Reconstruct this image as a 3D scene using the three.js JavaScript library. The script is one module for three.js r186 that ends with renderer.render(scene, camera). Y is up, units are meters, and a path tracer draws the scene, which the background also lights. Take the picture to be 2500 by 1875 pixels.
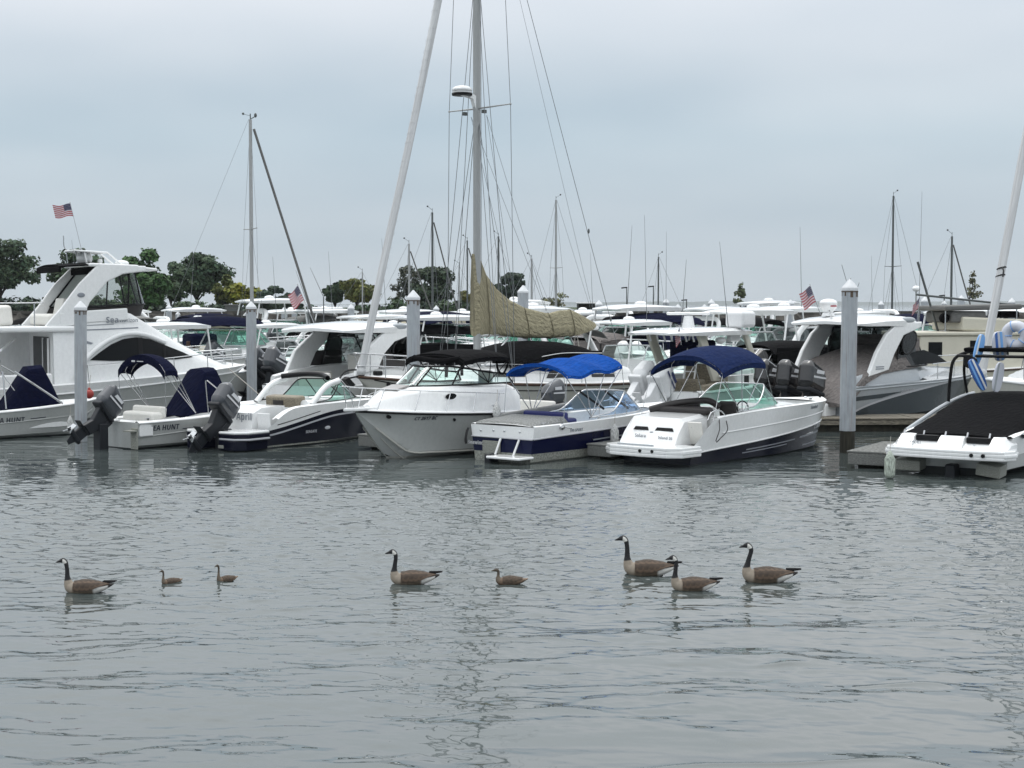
import * as THREE from 'three';
import { mergeGeometries, mergeVertices, toCreasedNormals } from 'three/addons/utils/BufferGeometryUtils.js';
import { RoundedBoxGeometry } from 'three/addons/geometries/RoundedBoxGeometry.js';
import { TextGeometry } from 'three/addons/geometries/TextGeometry.js';
import { FontLoader } from 'three/addons/loaders/FontLoader.js';
import { ImprovedNoise } from 'three/addons/math/ImprovedNoise.js';

// ------------------------------------------------------------------ camera, sky, sun, exposure
const scene = new THREE.Scene();
const EYE = 4.2, FOCAL = 3800, IMW = 2500, IMH = 1875, HORIZON = 742;
const PITCH = Math.atan((IMH / 2 - HORIZON) / FOCAL);
const camera = new THREE.PerspectiveCamera(2 * Math.atan(IMH / 2 / FOCAL) * 180 / Math.PI, 4 / 3, 0.1, 20000);
camera.position.set(0, EYE, 0);
camera.rotation.x = -PITCH;
scene.fog = new THREE.FogExp2(new THREE.Color(.80, .85, .90), .00009);
const renderer = new THREE.WebGLRenderer();
renderer.toneMapping = THREE.LinearToneMapping;
renderer.toneMappingExposure = 1.09;
renderer.shadowMap.enabled = true;

const perlin = new ImprovedNoise();
const noise = (x, y, z = 0) => perlin.noise(x + 131.7, y + 57.3, z + 11.9);
const fbm = (x, y, z, o) => { let s = 0, a = 0.5; for (let i = 0; i < o; i++) { s += a * noise(x, y, z + i * 7.1); x *= 2.03; y *= 2.03; a *= 0.5; } return s; };
const clamp = (x, a = 0, b = 1) => Math.min(b, Math.max(a, x));
const lerp = (a, b, t) => a + (b - a) * t;
const sm = (a, b, x) => { const t = clamp((x - a) / (b - a)); return t * t * (3 - 2 * t); };
let seed = 20240611;
const rnd = () => { seed = (seed + 0x6d2b79f5) | 0; let t = Math.imul(seed ^ (seed >>> 15), 1 | seed); t = (t + Math.imul(t ^ (t >>> 7), 61 | t)) ^ t; return ((t ^ (t >>> 14)) >>> 0) / 4294967296; };
const rr = (a, b) => a + (b - a) * rnd();

{ // thin bright overcast: brighter towards the zenith, soft banks of cloud
  const W = 1024, H = 512, d = new Float32Array(W * H * 4);
  const stops = [[0, .50, .555, .60], [3.5, .495, .57, .63], [6, .505, .60, .67], [8.5, .59, .66, .725], [11, .68, .735, .80], [17, .94, .99, 1.04], [30, 1.25, 1.30, 1.34], [60, 1.55, 1.59, 1.63], [90, 1.65, 1.69, 1.73]];
  for (let j = 0; j < H; j++) {
    const e = ((j + .5) / H - .5) * 180;
    for (let i = 0; i < W; i++) {
      const az = ((i + .5) / W - .5) * 2 * Math.PI, o = (j * W + i) * 4;
      let c = [.34, .38, .4];
      if (e > 0) {
        let k = 1; while (k < stops.length - 1 && e > stops[k][0]) k++;
        const t = clamp((e - stops[k - 1][0]) / (stops[k][0] - stops[k - 1][0]));
        const x = Math.cos(az), z = Math.sin(az), s = Math.sin(e * Math.PI / 180), f = 1 / (s + .10);
        const n = fbm(x * f * 1.1, z * f * 1.1, 3.3, 5), m = fbm(x * f * .45 + 9, z * f * .45, 8.1, 3);
        const b = clamp(n * 1.1 + m * 1.3, -1, 1) * (.35 + .65 * sm(1, 8, e));
        for (let q = 0; q < 3; q++) c[q] = lerp(stops[k - 1][q + 1], stops[k][q + 1], t) * (1 + b * [.20, .145, .11][q]);
      }
      d[o] = c[0]; d[o + 1] = c[1]; d[o + 2] = c[2]; d[o + 3] = 1;
    }
  }
  const t = new THREE.DataTexture(d, W, H, THREE.RGBAFormat, THREE.FloatType);
  t.mapping = THREE.EquirectangularReflectionMapping; t.magFilter = t.minFilter = THREE.LinearFilter; t.needsUpdate = true;
  scene.background = t; scene.environment = t;
}
const sun = new THREE.DirectionalLight(new THREE.Color(1, .97, .93), 1.25);
sun.position.set(-22, 125, -92); sun.target.position.set(0, 0, -50);
sun.castShadow = true; sun.shadow.radius = 50; sun.shadow.mapSize.set(2048, 2048);
Object.assign(sun.shadow.camera, { left: -70, right: 70, top: 90, bottom: -90, near: 1, far: 400 });
scene.add(sun, sun.target);

// ------------------------------------------------------------------ pixel of the photograph -> place
function ray(px, py) {
  const x = (px - IMW / 2) / FOCAL, y = (IMH / 2 - py) / FOCAL, c = Math.cos(PITCH), s = Math.sin(PITCH);
  return [x, y * c - s, -y * s - c];
}
const at = (px, py, depth) => { const r = ray(px, py), k = depth / -r[2]; return new THREE.Vector3(r[0] * k, EYE + r[1] * k, -depth); };
const onLevel = (px, py, h = 0) => { const r = ray(px, py), k = (h - EYE) / r[1]; return new THREE.Vector3(r[0] * k, h, r[2] * k); };

// ------------------------------------------------------------------ textures and materials
function tex(w, h, f, srgb = true) { // f(u, v) -> grey or [r, g, b], 0..1
  const d = new Uint8Array(w * h * 4);
  for (let j = 0; j < h; j++) for (let i = 0; i < w; i++) {
    const c = f((i + .5) / w, (j + .5) / h), o = (j * w + i) * 4, a = Array.isArray(c) ? c : [c, c, c];
    for (let q = 0; q < 3; q++) d[o + q] = 255 * clamp(a[q]);
    d[o + 3] = 255;
  }
  const t = new THREE.DataTexture(d, w, h); t.wrapS = t.wrapT = THREE.MirroredRepeatWrapping; t.magFilter = t.minFilter = THREE.LinearFilter;
  if (srgb) t.colorSpace = THREE.SRGBColorSpace;
  t.needsUpdate = true; return t;
}
const rep = (t, x, y = x) => { const c = t.clone(); c.repeat.set(x, y); c.needsUpdate = true; return c; };
const T = {
  gel: tex(256, 256, (u, v) => { const s = fbm(u * 26, v * 3, 1.2, 4), p = fbm(u * 9, v * 9, 5, 5); return .97 + s * .022 + p * .04; }),
  weave: tex(256, 256, (u, v) => .9 + .05 * Math.sin(u * 402) * Math.sin(v * 402) + fbm(u * 8, v * 8, 2, 5) * .22),
  speck: tex(256, 256, (u, v) => .84 + fbm(u * 18, v * 18, 4, 5) * .5 + fbm(u * 90, v * 90, 6, 2) * .25),
  wood: tex(256, 256, (u, v) => .8 + fbm(u * 60, v * 3, 7, 4) * .5 + fbm(u * 8, v * 2, 3, 3) * .25),
  pvc: tex(256, 512, (u, v) => { const s = fbm(u * 24, v * 1.6, 3, 4), p = fbm(u * 7, v * 16, 5, 4), g = sm(.12, .3, fbm(u * 40, v * 3, 9, 3)) * .12; return [.93 + s * .12 + p * .1 - g * .7, .935 + s * .1 + p * .1 - g, .94 + s * .09 + p * .09 - g * 1.2]; }),
  bark: tex(128, 128, (u, v) => .6 + fbm(u * 22, v * 5, 1, 4) * .9),
  rough: tex(256, 256, (u, v) => .42 + fbm(u * 12, v * 12, 8, 5) * .5, false),
  cloth: tex(256, 256, (u, v) => .5 + fbm(u * 5, v * 9, 12, 4) * .9, false),
};
function mat(r, g, b, o = {}) {
  const m = new THREE.MeshPhysicalMaterial({ roughness: .5 });
  m.color.setRGB(r, g, b);
  for (const k in o) if (k !== 'attenuationColor') m[k] = o[k];
  return m;
}
const M = {
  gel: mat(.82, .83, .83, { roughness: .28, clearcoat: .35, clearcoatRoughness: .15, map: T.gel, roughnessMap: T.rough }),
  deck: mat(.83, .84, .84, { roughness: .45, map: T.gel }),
  hull: mat(.44, .455, .445, { roughness: .22, clearcoat: .4, clearcoatRoughness: .12, map: T.gel }),  // white gelcoat set darker: shade on the hull sides put into the colour
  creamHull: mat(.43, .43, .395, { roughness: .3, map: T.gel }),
  cream: mat(.62, .59, .49, { roughness: .4, map: T.gel }),
  navyHull: mat(.004, .005, .014, { roughness: .16, specularIntensity: .45 }),
  blueHull: mat(.004, .006, .032, { roughness: .16, specularIntensity: .5 }),
  greyHull: mat(.040, .052, .060, { roughness: .22, specularIntensity: .6, map: T.gel }),
  silver: mat(.33, .36, .385, { roughness: .25, clearcoat: .5, map: T.gel }),
  bottom: mat(.012, .016, .018, { roughness: .6 }),
  boot: mat(.36, .37, .33, { roughness: .5, map: T.speck }),
  stripe: mat(.46, .47, .50, { roughness: .25 }),
  black: mat(.007, .007, .008, { roughness: .5, specularIntensity: .4 }),
  rubber: mat(.02, .02, .021, { roughness: .75 }),
  steel: mat(.62, .63, .64, { roughness: .22, metalness: 1 }),
  alu: mat(.50, .51, .52, { roughness: .38, metalness: .9, roughnessMap: T.rough }),
  mast: mat(.36, .37, .37, { roughness: .45, metalness: .35, map: T.gel }),
  darkMast: mat(.09, .10, .10, { roughness: .5, metalness: .3 }),
  wire: mat(.18, .19, .20, { roughness: .4, metalness: .6 }),
  sailWhite: mat(.66, .67, .68, { roughness: .85, map: T.weave }),
  navyCloth: mat(.006, .008, .028, { roughness: .9, map: T.weave, bumpMap: T.cloth, bumpScale: .03, specularIntensity: .1 }),
  navyTop: mat(.010, .022, .080, { roughness: .9, map: T.weave, bumpMap: T.cloth, bumpScale: .03, specularIntensity: .15 }),
  blueTop: mat(.006, .075, .36, { roughness: .85, map: T.weave, bumpMap: T.cloth, bumpScale: .04, specularIntensity: .15 }),
  blackCloth: mat(.006, .006, .007, { roughness: .9, map: T.weave, bumpMap: T.cloth, bumpScale: .03, specularIntensity: .12 }),
  tanCloth: mat(.36, .325, .215, { roughness: .92, map: T.weave, bumpMap: T.cloth, bumpScale: .06 }),
  taupe: mat(.19, .172, .165, { roughness: .95, map: T.weave, bumpMap: T.cloth, bumpScale: .06 }),
  creamCloth: mat(.56, .52, .40, { roughness: .95, map: T.weave, bumpMap: T.cloth, bumpScale: .04 }),
  oliveCloth: mat(.36, .36, .28, { roughness: .95, map: T.weave, bumpMap: T.cloth, bumpScale: .04 }),
  greyCloth: mat(.17, .17, .165, { roughness: .95, map: T.weave }),
  vinyl: mat(.70, .69, .65, { roughness: .5, map: T.gel }),
  tanVinyl: mat(.30, .26, .19, { roughness: .6, map: T.speck }),
  darkVinyl: mat(.022, .019, .019, { roughness: .55 }),
  cowlGrey: mat(.036, .041, .050, { roughness: .3, clearcoat: .5 }),
  cowlBlack: mat(.016, .016, .018, { roughness: .22, clearcoat: .6 }),
  cowlWhite: mat(.74, .75, .76, { roughness: .25, clearcoat: .5, map: T.gel }),
  engine: mat(.012, .014, .018, { roughness: .45, specularIntensity: .6 }),
  decal: mat(.55, .56, .58, { roughness: .4 }),
  ink: mat(.03, .035, .05, { roughness: .5 }),
  fadedInk: mat(.22, .24, .27, { roughness: .5 }),
  glass: mat(.80, .92, .88, { roughness: .03, transmission: 1, thickness: 0, ior: 1.45 }),
  greenGlass: mat(.42, .66, .58, { roughness: .04, transmission: 1, thickness: 0, ior: 1.45 }),
  blueGlass: mat(.42, .58, .78, { roughness: .04, transmission: 1, thickness: 0, ior: 1.45 }),
  smoke: mat(.20, .22, .22, { roughness: .04, transmission: 1, thickness: 0, ior: 1.45 }),
  clearVinyl: mat(.80, .82, .80, { roughness: .08, transmission: 1, thickness: 0, ior: 1.3 }),
  darkGlass: mat(.006, .007, .008, { roughness: .08, specularIntensity: .28 }),
  pile: mat(.40, .425, .45, { roughness: .55, map: T.pvc }),
  pileCap: mat(.62, .64, .66, { roughness: .45, map: T.gel }),
  rust: mat(.15, .11, .08, { roughness: .9, map: T.speck }),
  dockWood: mat(.24, .215, .17, { roughness: .9, map: T.wood }),
  dockDark: mat(.045, .042, .03, { roughness: .95, map: T.wood }),
  concrete: mat(.20, .205, .195, { roughness: .9, map: T.speck }),
  rock: mat(.085, .078, .068, { roughness: .95, map: T.speck }),
  rope: mat(.42, .40, .36, { roughness: .9 }),
  teak: mat(.085, .04, .022, { roughness: .6, map: T.wood }),
  red: mat(.30, .028, .02, { roughness: .5 }),
  flagRed: mat(.34, .06, .075, { roughness: .9, side: THREE.DoubleSide }),
  flagWhite: mat(.55, .50, .52, { roughness: .9, side: THREE.DoubleSide }),
  flagBlue: mat(.02, .024, .07, { roughness: .9, side: THREE.DoubleSide }),
  fender: mat(.70, .71, .70, { roughness: .4, map: T.speck }),
};
// ------------------------------------------------------------------ geometry helpers
const font = await new FontLoader().loadAsync('fonts/droid/droid_sans_bold.typeface.json');
const v3 = (a) => Array.isArray(a) ? new THREE.Vector3(...a) : a;
function bx(w, h, d, x = 0, y = 0, z = 0, rx = 0, ry = 0, rz = 0, r = 0) {
  const g = r ? new RoundedBoxGeometry(w, h, d, 2, Math.min(r, w / 2.01, h / 2.01, d / 2.01)) : new THREE.BoxGeometry(w, h, d);
  return g.applyMatrix4(new THREE.Matrix4().compose(new THREE.Vector3(x, y, z), new THREE.Quaternion().setFromEuler(new THREE.Euler(rx, ry, rz)), new THREE.Vector3(1, 1, 1)));
}
function rod(a, b, r0, r1 = r0, seg = 6) {
  a = v3(a); b = v3(b);
  const d = b.clone().sub(a), l = d.length();
  const g = new THREE.CylinderGeometry(r1, r0, l, seg, 1);
  return g.applyMatrix4(new THREE.Matrix4().compose(a.clone().add(b).multiplyScalar(.5), new THREE.Quaternion().setFromUnitVectors(new THREE.Vector3(0, 1, 0), d.normalize()), new THREE.Vector3(1, 1, 1)));
}
const chain = (pts, r, seg = 6) => { const o = []; for (let i = 1; i < pts.length; i++) o.push(rod(pts[i - 1], pts[i], r, r, seg)); return o; };
function tube(pts, r, seg = 6, n = 0, closed = false) {
  return new THREE.TubeGeometry(new THREE.CatmullRomCurve3(pts.map(v3), closed, 'centripetal'), n || pts.length * 4, r, seg, closed);
}
function ball(r, x = 0, y = 0, z = 0, sx = 1, sy = 1, sz = 1, n = 12) { const g = new THREE.SphereGeometry(r, n, Math.max(6, n * .7 | 0)); g.scale(sx, sy, sz); return g.translate(x, y, z); }
function turned(profile, x = 0, y = 0, z = 0, n = 16) { return new THREE.LatheGeometry(profile.map(p => new THREE.Vector2(...p)), n).translate(x, y, z); }
function surf(f, nu, nv, crease = 0, flip = false) { // f(u, v) -> [x, y, z]
  const p = [], uv = [], idx = [];
  for (let j = 0; j <= nv; j++) for (let i = 0; i <= nu; i++) p.push(...f(i / nu, j / nv));
  const len = (a, b) => Math.hypot(p[a * 3] - p[b * 3], p[a * 3 + 1] - p[b * 3 + 1], p[a * 3 + 2] - p[b * 3 + 2]);
  const mj = nv >> 1, mi = nu >> 1; let lu = [0], lv = [0];
  for (let i = 1; i <= nu; i++) lu.push(lu[i - 1] + len(mj * (nu + 1) + i, mj * (nu + 1) + i - 1));
  for (let j = 1; j <= nv; j++) lv.push(lv[j - 1] + len(j * (nu + 1) + mi, (j - 1) * (nu + 1) + mi));
  for (let j = 0; j <= nv; j++) for (let i = 0; i <= nu; i++) uv.push(lu[i], lv[j]);
  for (let j = 0; j < nv; j++) for (let i = 0; i < nu; i++) {
    const a = j * (nu + 1) + i, b = a + 1, c = a + nu + 1, d = c + 1;
    flip ? idx.push(a, c, b, b, c, d) : idx.push(a, b, c, b, d, c);
  }
  const g = new THREE.BufferGeometry();
  g.setAttribute('position', new THREE.Float32BufferAttribute(p, 3));
  g.setAttribute('uv', new THREE.Float32BufferAttribute(uv, 2));
  g.setIndex(idx); g.computeVertexNormals();
  return crease ? toCreasedNormals(g, crease) : g;
}
function sheet(f, nu, nv, th, crease = 0) { // surface with thickness, closed at its edges
  const e = 1e-3, n = (u, v) => {
    const a = v3(f(Math.min(1, u + e), v)).sub(v3(f(Math.max(0, u - e), v))), b = v3(f(u, Math.min(1, v + e))).sub(v3(f(u, Math.max(0, v - e))));
    return a.cross(b).normalize();
  };
  const g = (u, v) => v3(f(u, v)).addScaledVector(n(u, v), -th).toArray();
  return [surf(f, nu, nv, crease), surf(g, nu, nv, crease, true),
    surf((u, v) => v ? f(u, 0) : g(u, 0), nu, 1), surf((u, v) => v ? g(u, 1) : f(u, 1), nu, 1),
    surf((u, v) => u ? f(0, v) : g(0, v), 1, nv, 0, true), surf((u, v) => u ? g(1, v) : f(1, v), 1, nv, 0, true)];
}
function loft(rings, caps = true, closed = true, crease = 0) {
  const n = rings[0].length, pos = [], idx = [], uv = []; let s = 0;
  rings.forEach((r, k) => { if (k) s += v3(rings[k][0]).distanceTo(v3(rings[k - 1][0])); let q = 0; r.forEach((p, i) => { if (i) q += v3(p).distanceTo(v3(r[i - 1])); pos.push(...p); uv.push(s, q); }); });
  for (let k = 0; k < rings.length - 1; k++) for (let i = 0; i < (closed ? n : n - 1); i++) {
    const a = k * n + i, b = k * n + (i + 1) % n, c = a + n, d = b + n;
    idx.push(a, c, b, b, c, d);
  }
  if (caps) for (const k of [0, rings.length - 1]) {
    const m = rings[k].reduce((a, p) => [a[0] + p[0] / n, a[1] + p[1] / n, a[2] + p[2] / n], [0, 0, 0]), b = pos.length / 3;
    pos.push(...m); uv.push(0, 0);
    rings[k].forEach((p) => { pos.push(...p); uv.push(p[2], p[1]); });
    for (let i = 0; i < n; i++) k ? idx.push(b, b + 1 + i, b + 1 + (i + 1) % n) : idx.push(b, b + 1 + (i + 1) % n, b + 1 + i);
  }
  const g = new THREE.BufferGeometry();
  g.setAttribute('position', new THREE.Float32BufferAttribute(pos, 3));
  g.setAttribute('uv', new THREE.Float32BufferAttribute(uv, 2));
  g.setIndex(idx); g.computeVertexNormals();
  return crease ? toCreasedNormals(g, crease) : g;
}
function plate(pts, z0, z1, bev = 0) { // outline in x-y, extruded along z
  const s = new THREE.Shape(pts.map(p => new THREE.Vector2(...p)));
  const g = new THREE.ExtrudeGeometry(s, { depth: z1 - z0 - 2 * bev, bevelEnabled: bev > 0, bevelSize: bev, bevelThickness: bev, bevelSegments: 2, bevelOffset: -bev, curveSegments: 8 });
  return g.translate(0, 0, z0 + bev);
}
function merged(list) {
  const out = list.flat(9).map(g => {
    g = g.index ? g.toNonIndexed() : g;
    for (const k of Object.keys(g.attributes)) if (!['position', 'normal', 'uv'].includes(k)) g.deleteAttribute(k);
    if (!g.attributes.uv) g.setAttribute('uv', new THREE.Float32BufferAttribute(new Float32Array(g.attributes.position.count * 2), 2));
    g.clearGroups?.(); return g;
  });
  return out.length === 1 ? out[0] : mergeGeometries(out);
}
const taken = {};
const numbered = (name) => { const n = taken[name] = (taken[name] ?? -1) + 1; return n ? name + '_' + String(n).padStart(3, '0') : name; };
const PIECES = new Set('trim_tab canvas_band canopy_strap rolled_curtain vent platform_port speaker_port cleat outrigger rod_holder hull_port cabin_window saloon_window window_bar bow_rail fishing_brace cover_pole porthole helm_console mast_light cover_snap transom_recess window_arch flybridge_coaming eye wing_tip hatch_lens canopy_post deck_fitting hawse_port cabin_port windshield_post windshield_brace hardtop_post canvas_curtain platform_post coaming_trim tower_speaker deck_support cockpit_coaming door_frame side_coaming hardtop_leg deck_gear canopy_arm antenna vent_slot sport_arch jib_tie cover_strap bench_seat side_window post spreader mainsheet leg_emblem platform_step tow_tower hull_stripe flybridge_seat backstay_fitting radar_mast_part bird_spike sliding_door coaming decal lettering emblem canopy_logo accent upper_stripe boot_stripe accent rub_rail side_crease hull_line chine_strake toe_rail spray_step'.split(' '));
function part(name, list, m, parent, label) {
  if (parent && PIECES.has(name) && Array.isArray(list) && list.length > 1) return list.flatMap(g => g.pieces ? [...g] : [g]).map(g => part(name, Array.isArray(g) ? g : [g], m, parent, label))[0];
  const o = new THREE.Mesh(Array.isArray(list) ? merged(list) : list, m);
  o.name = parent ? name : numbered(name); o.castShadow = o.receiveShadow = true;
  if (label) o.userData.label = label;
  (parent || scene).add(o); return o;
}
function thing(name, label, category, pos, yaw = 0, group) {
  const o = new THREE.Group(); o.name = numbered(name); o.userData = { label, category };
  if (group) o.userData.group = group;
  o.position.copy(v3(pos)); o.rotation.y = yaw * Math.PI / 180; scene.add(o); return o;
}
function tag(o, label, category, group) { Object.assign(o.userData, { label, category }); if (group) o.userData.group = group; return o; }
function struct(name, list, m) { const o = part(name, list, m); o.userData.kind = 'structure'; return o; }
function dup(o, label, pos, yaw, s = 1) {
  const c = o.clone(); c.name = numbered(o.name.replace(/_\d{3}$/, '')); c.userData = { ...o.userData, label };
  c.position.copy(v3(pos)); c.rotation.y = yaw * Math.PI / 180; c.scale.setScalar(s); scene.add(c); return c;
}
function words(str, size, map) { // lettering 4 mm deep, each corner placed by map(x, y, z)
  const g = new TextGeometry(str, { font, size, depth: .004, curveSegments: 3, bevelEnabled: false });
  g.computeBoundingBox(); const w = g.boundingBox.max.x, p = g.attributes.position;
  for (let i = 0; i < p.count; i++) { const q = map(p.getX(i), p.getY(i), p.getZ(i), w); p.setXYZ(i, ...q); }
  g.computeVertexNormals(); return g;
}

// ------------------------------------------------------------------ hulls: x forward from the transom, y up from the waterline, z to starboard
const pieces = (a) => Object.assign(a, { pieces: true });
function hullForm(p) {
  p = { tw: .9, tm: .45, pw: 2.3, pe: .85, se: 1.8, ts: .72, sk: 1.2, cr: .86, flare: .3, cv: .36, fe: 1.25, dr: .32, ...p };
  const b = (t) => p.B / 2 * (p.tw + (1 - p.tw) * sm(0, p.tm, t)) * Math.pow(Math.max(0, 1 - Math.pow(Math.max(0, (t - p.tm) / (1 - p.tm)), p.pw)), p.pe);
  const hs = (t) => p.fs + (p.fb - p.fs) * Math.pow(t, p.se) + (p.hump ? p.hump(t) : 0);
  const hk = (t) => t < p.ts ? -p.dr : -p.dr + (hs(1) + p.dr) * Math.pow((t - p.ts) / (1 - p.ts), p.sk);
  const bc = (t) => b(t) * (p.cr - p.flare * sm(.35, 1, t));
  const hc = (t) => { const k = Math.min(hk(t), hs(t)); return k + (hs(t) - k) * p.cv; };
  const S = (t, v, side = 1) => {
    const k = Math.min(hk(t), hs(t)); let z, y;
    if (v < p.cv) { const w = v / p.cv; z = bc(t) * w; y = lerp(k, hc(t), p.round ? 1 - Math.pow(1 - w * w, .5) : w); if (p.round) z = bc(t) * Math.pow(w, .8); }
    else { const w = (v - p.cv) / (1 - p.cv); z = bc(t) + (b(t) - bc(t)) * Math.pow(w, lerp(1, p.fe, sm(.3, .9, t))); y = lerp(hc(t), hs(t), w); }
    return [t * p.L + (p.rk || 0) * (v - 1) * (1 - t), y, z * side];
  };
  const fn = (x) => typeof x === 'function' ? x : () => x;
  const off = (t, v, side, d) => {
    const e = .004, t0 = Math.max(0, t - e), t1 = Math.min(1, t + e), v0 = Math.max(0, v - e), v1 = Math.min(1, v + e);
    const n = v3(S(t1, v, side)).sub(v3(S(t0, v, side))).cross(v3(S(t, v1, side)).sub(v3(S(t, v0, side)))).normalize().multiplyScalar(-side);
    if (!(n.lengthSq() > .5)) n.set(0, 0, side); if (n.z * side < 0) n.negate();
    return v3(S(t, v, side)).addScaledVector(n, d).toArray();
  };
  const vOf = (t, y) => { const k = Math.min(hk(t), hs(t)); return clamp(p.cv + (y - hc(t)) / Math.max(.01, hs(t) - hc(t)) * (1 - p.cv)); };
  const H = {
    p, b, hs, S, off, vOf, hc, bc,
    patch(t0, t1, v0, v1, d = 0, nu = 28, nv = 6, crease = .5, sides = [1, -1]) {
      v0 = fn(v0); v1 = fn(v1);
      return pieces(sides.map(s => surf((u, w) => { const t = lerp(t0, t1, u), v = lerp(v0(t), v1(t), w); return d ? off(t, v, s, d) : S(t, v, s); }, nu, nv, crease, s > 0 ? false : true)));
    },
    transom(v0 = 0, v1 = 1, t = 0, dx = 0) {
      return [surf((u, w) => { const q = S(t, lerp(v0, v1, w), 1); return [q[0] + dx, q[1], q[2] * (2 * u - 1)]; }, 6, 10, 0, true)];
    },
    gunwale(t0, t1, w, drop = .0, rise = .03) {
      w = fn(w);
      return [1, -1].map(s => surf((u, k) => { const t = lerp(t0, t1, u), q = S(t, 1, s), a = Math.min(w(t), b(t)); return [q[0], q[1] + rise * Math.sin(Math.PI * Math.min(1, k * 1.3 + .05)) - drop * k, q[2] - s * a * k]; }, 30, 4, 0, s > 0));
    },
    liner(t0, t1, w, y, lean = .03) {
      w = fn(w);
      const side = [1, -1].map(s => surf((u, k) => { const t = lerp(t0, t1, u), q = S(t, 1, s), a = Math.min(w(t), b(t)); return [q[0], lerp(q[1], y, k), q[2] - s * (a + lean * k)]; }, 20, 3, 0, s > 0));
      const sole = surf((u, k) => { const t = lerp(t0, t1, u), q = b(t) - Math.min(w(t) + lean, b(t)); return [t * p.L, y, q * (2 * k - 1)]; }, 20, 2, 0, true);
      const ends = [t0, t1].map((t, i) => surf((u, k) => { const q = b(t) - Math.min(w(t) + lean * k, b(t)); return [t * p.L, lerp(hs(t), y, k), q * (2 * u - 1)]; }, 4, 2, 0, i === 0));
      return [...side, sole, ...ends];
    },
    cover(t0, t1, camber, inset = 0, dy = 0, nu = 20) { // deck from side to side
      camber = fn(camber);
      return surf((u, k) => { const t = lerp(t0, t1, u), s = 2 * k - 1, w = Math.max(0, b(t) - inset); return [t * p.L, hs(t) + dy + camber(t) * (1 - Math.pow(Math.abs(s), 2.4)) * Math.min(1, w * 2), w * s]; }, nu, 10, 0, true);
    },
    along(t0, t1, v, r, d = 0, n = 24, sides = [1, -1]) {
      v = fn(v);
      return pieces(sides.map(s => tube(Array.from({ length: n + 1 }, (_, i) => { const t = lerp(t0, t1, i / n); return off(t, v(t), s, d); }), r, 6, n * 2)));
    },
    aft(v, r, d = .02) { const q = S(0, v, 1); return rod([q[0] - d, q[1], q[2]], [q[0] - d, q[1], -q[2]], r); },
    text(str, x0, y0, size, side, d = .006) {
      return words(str, size, (X, Y, Z) => { const x = x0 + side * X, t = x / p.L; return off(t, vOf(t, y0 + Y), side, d + Z); });
    },
  };
  return H;
}
const aftText = (str, size, x, y, zc) => words(str, size, (X, Y, Z, w) => [x - Z, y + Y, zc + X - w / 2]);

// ------------------------------------------------------------------ fittings shared by the boats
function outboard(parent, x, y, z, tilt, m, opt = {}) { // pivot at the transom top, leg down, aft is -x
  const s = opt.s || 1;
  const o = part('outboard_motor', [plate([[-.04, .12], [.02, -.05], [-.08, -.62], [-.42, -.62], [-.36, -.3], [-.52, .12]], -.10, .10, .03),
    bx(.16, .34, .26, .02, -.04, 0, 0, 0, 0, .02), bx(.72, .12, .40, -.3, .13, 0, 0, 0, 0, .05)], m === M.cowlWhite ? M.cowlWhite : M.engine, parent);
  const g = new RoundedBoxGeometry(.84, .66, .48, 5, .17), p = g.attributes.position;
  for (let i = 0; i < p.count; i++) {
    let X = p.getX(i), Y = p.getY(i), Z = p.getZ(i), k = (Y + .33) / .66;
    X = X * lerp(.86, 1, sm(0, .5, k)) * lerp(1, .82, sm(.6, 1, k)) - .06 * k;
    Z *= lerp(.84, 1, sm(0, .4, k)) * lerp(1, .78, sm(.5, 1, k));
    Y += .09 * sm(-.1, -.4, X) * k - .10 * sm(.05, .42, X) * k;
    p.setXYZ(i, X, Y, Z);
  }
  g.computeVertexNormals(); g.translate(-.32, .46, 0);
  part('cowl', [g], m, o);
  part('decal', [plate([[-.62, .42], [-.1, .50], [-.1, .54], [-.62, .47]], .236, .242), plate([[-.62, .42], [-.1, .50], [-.1, .54], [-.62, .47]], -.242, -.236),
    plate([[-.52, .55], [-.2, .60], [-.2, .68], [-.5, .65]], .225, .234), plate([[-.52, .55], [-.2, .60], [-.2, .68], [-.5, .65]], -.234, -.225)], opt.decal || M.decal, o);
  const lower = m === M.cowlWhite ? M.cowlWhite : M.engine;
  part('lower_unit', [bx(.52, .02, .24, -.36, -.66, 0, 0, 0, 0, .008), plate([[-.10, -.60], [-.12, -.95], [-.44, -.95], [-.42, -.60]], -.055, .055, .025),
    turned([[.001, -.36], [.05, -.34], [.075, -.24], [.08, .12], [.05, .2], [.001, .22]], 0, 0, 0, 12).applyMatrix4(new THREE.Matrix4().makeRotationZ(-Math.PI / 2)).translate(-.28, -.98, 0),
    plate([[-.18, -1.0], [-.26, -1.26], [-.38, -1.24], [-.44, -1.0]], -.014, .014, .006)], lower, o);
  const blades = [rod([-.5, -.98, 0], [-.64, -.98, 0], .05, .035, 10)];
  for (let k = 0; k < 3; k++) blades.push(bx(.03, .17, .13, 0, .11, 0, 0, .6, 0, .012).applyMatrix4(new THREE.Matrix4().makeRotationX(k * 2.094)).translate(-.57, -.98, 0));
  part('propeller', blades, opt.prop || M.alu, o);
  o.position.set(x, y, z); o.rotation.z = -tilt * Math.PI / 180; o.scale.setScalar(s);
  return o;
}
function cleat(x, y, z, ry = 0) { return [bx(.20, .025, .03, x, y + .05, z, 0, ry, 0, .01), bx(.07, .05, .03, x, y + .02, z, 0, ry, 0)]; }
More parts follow.
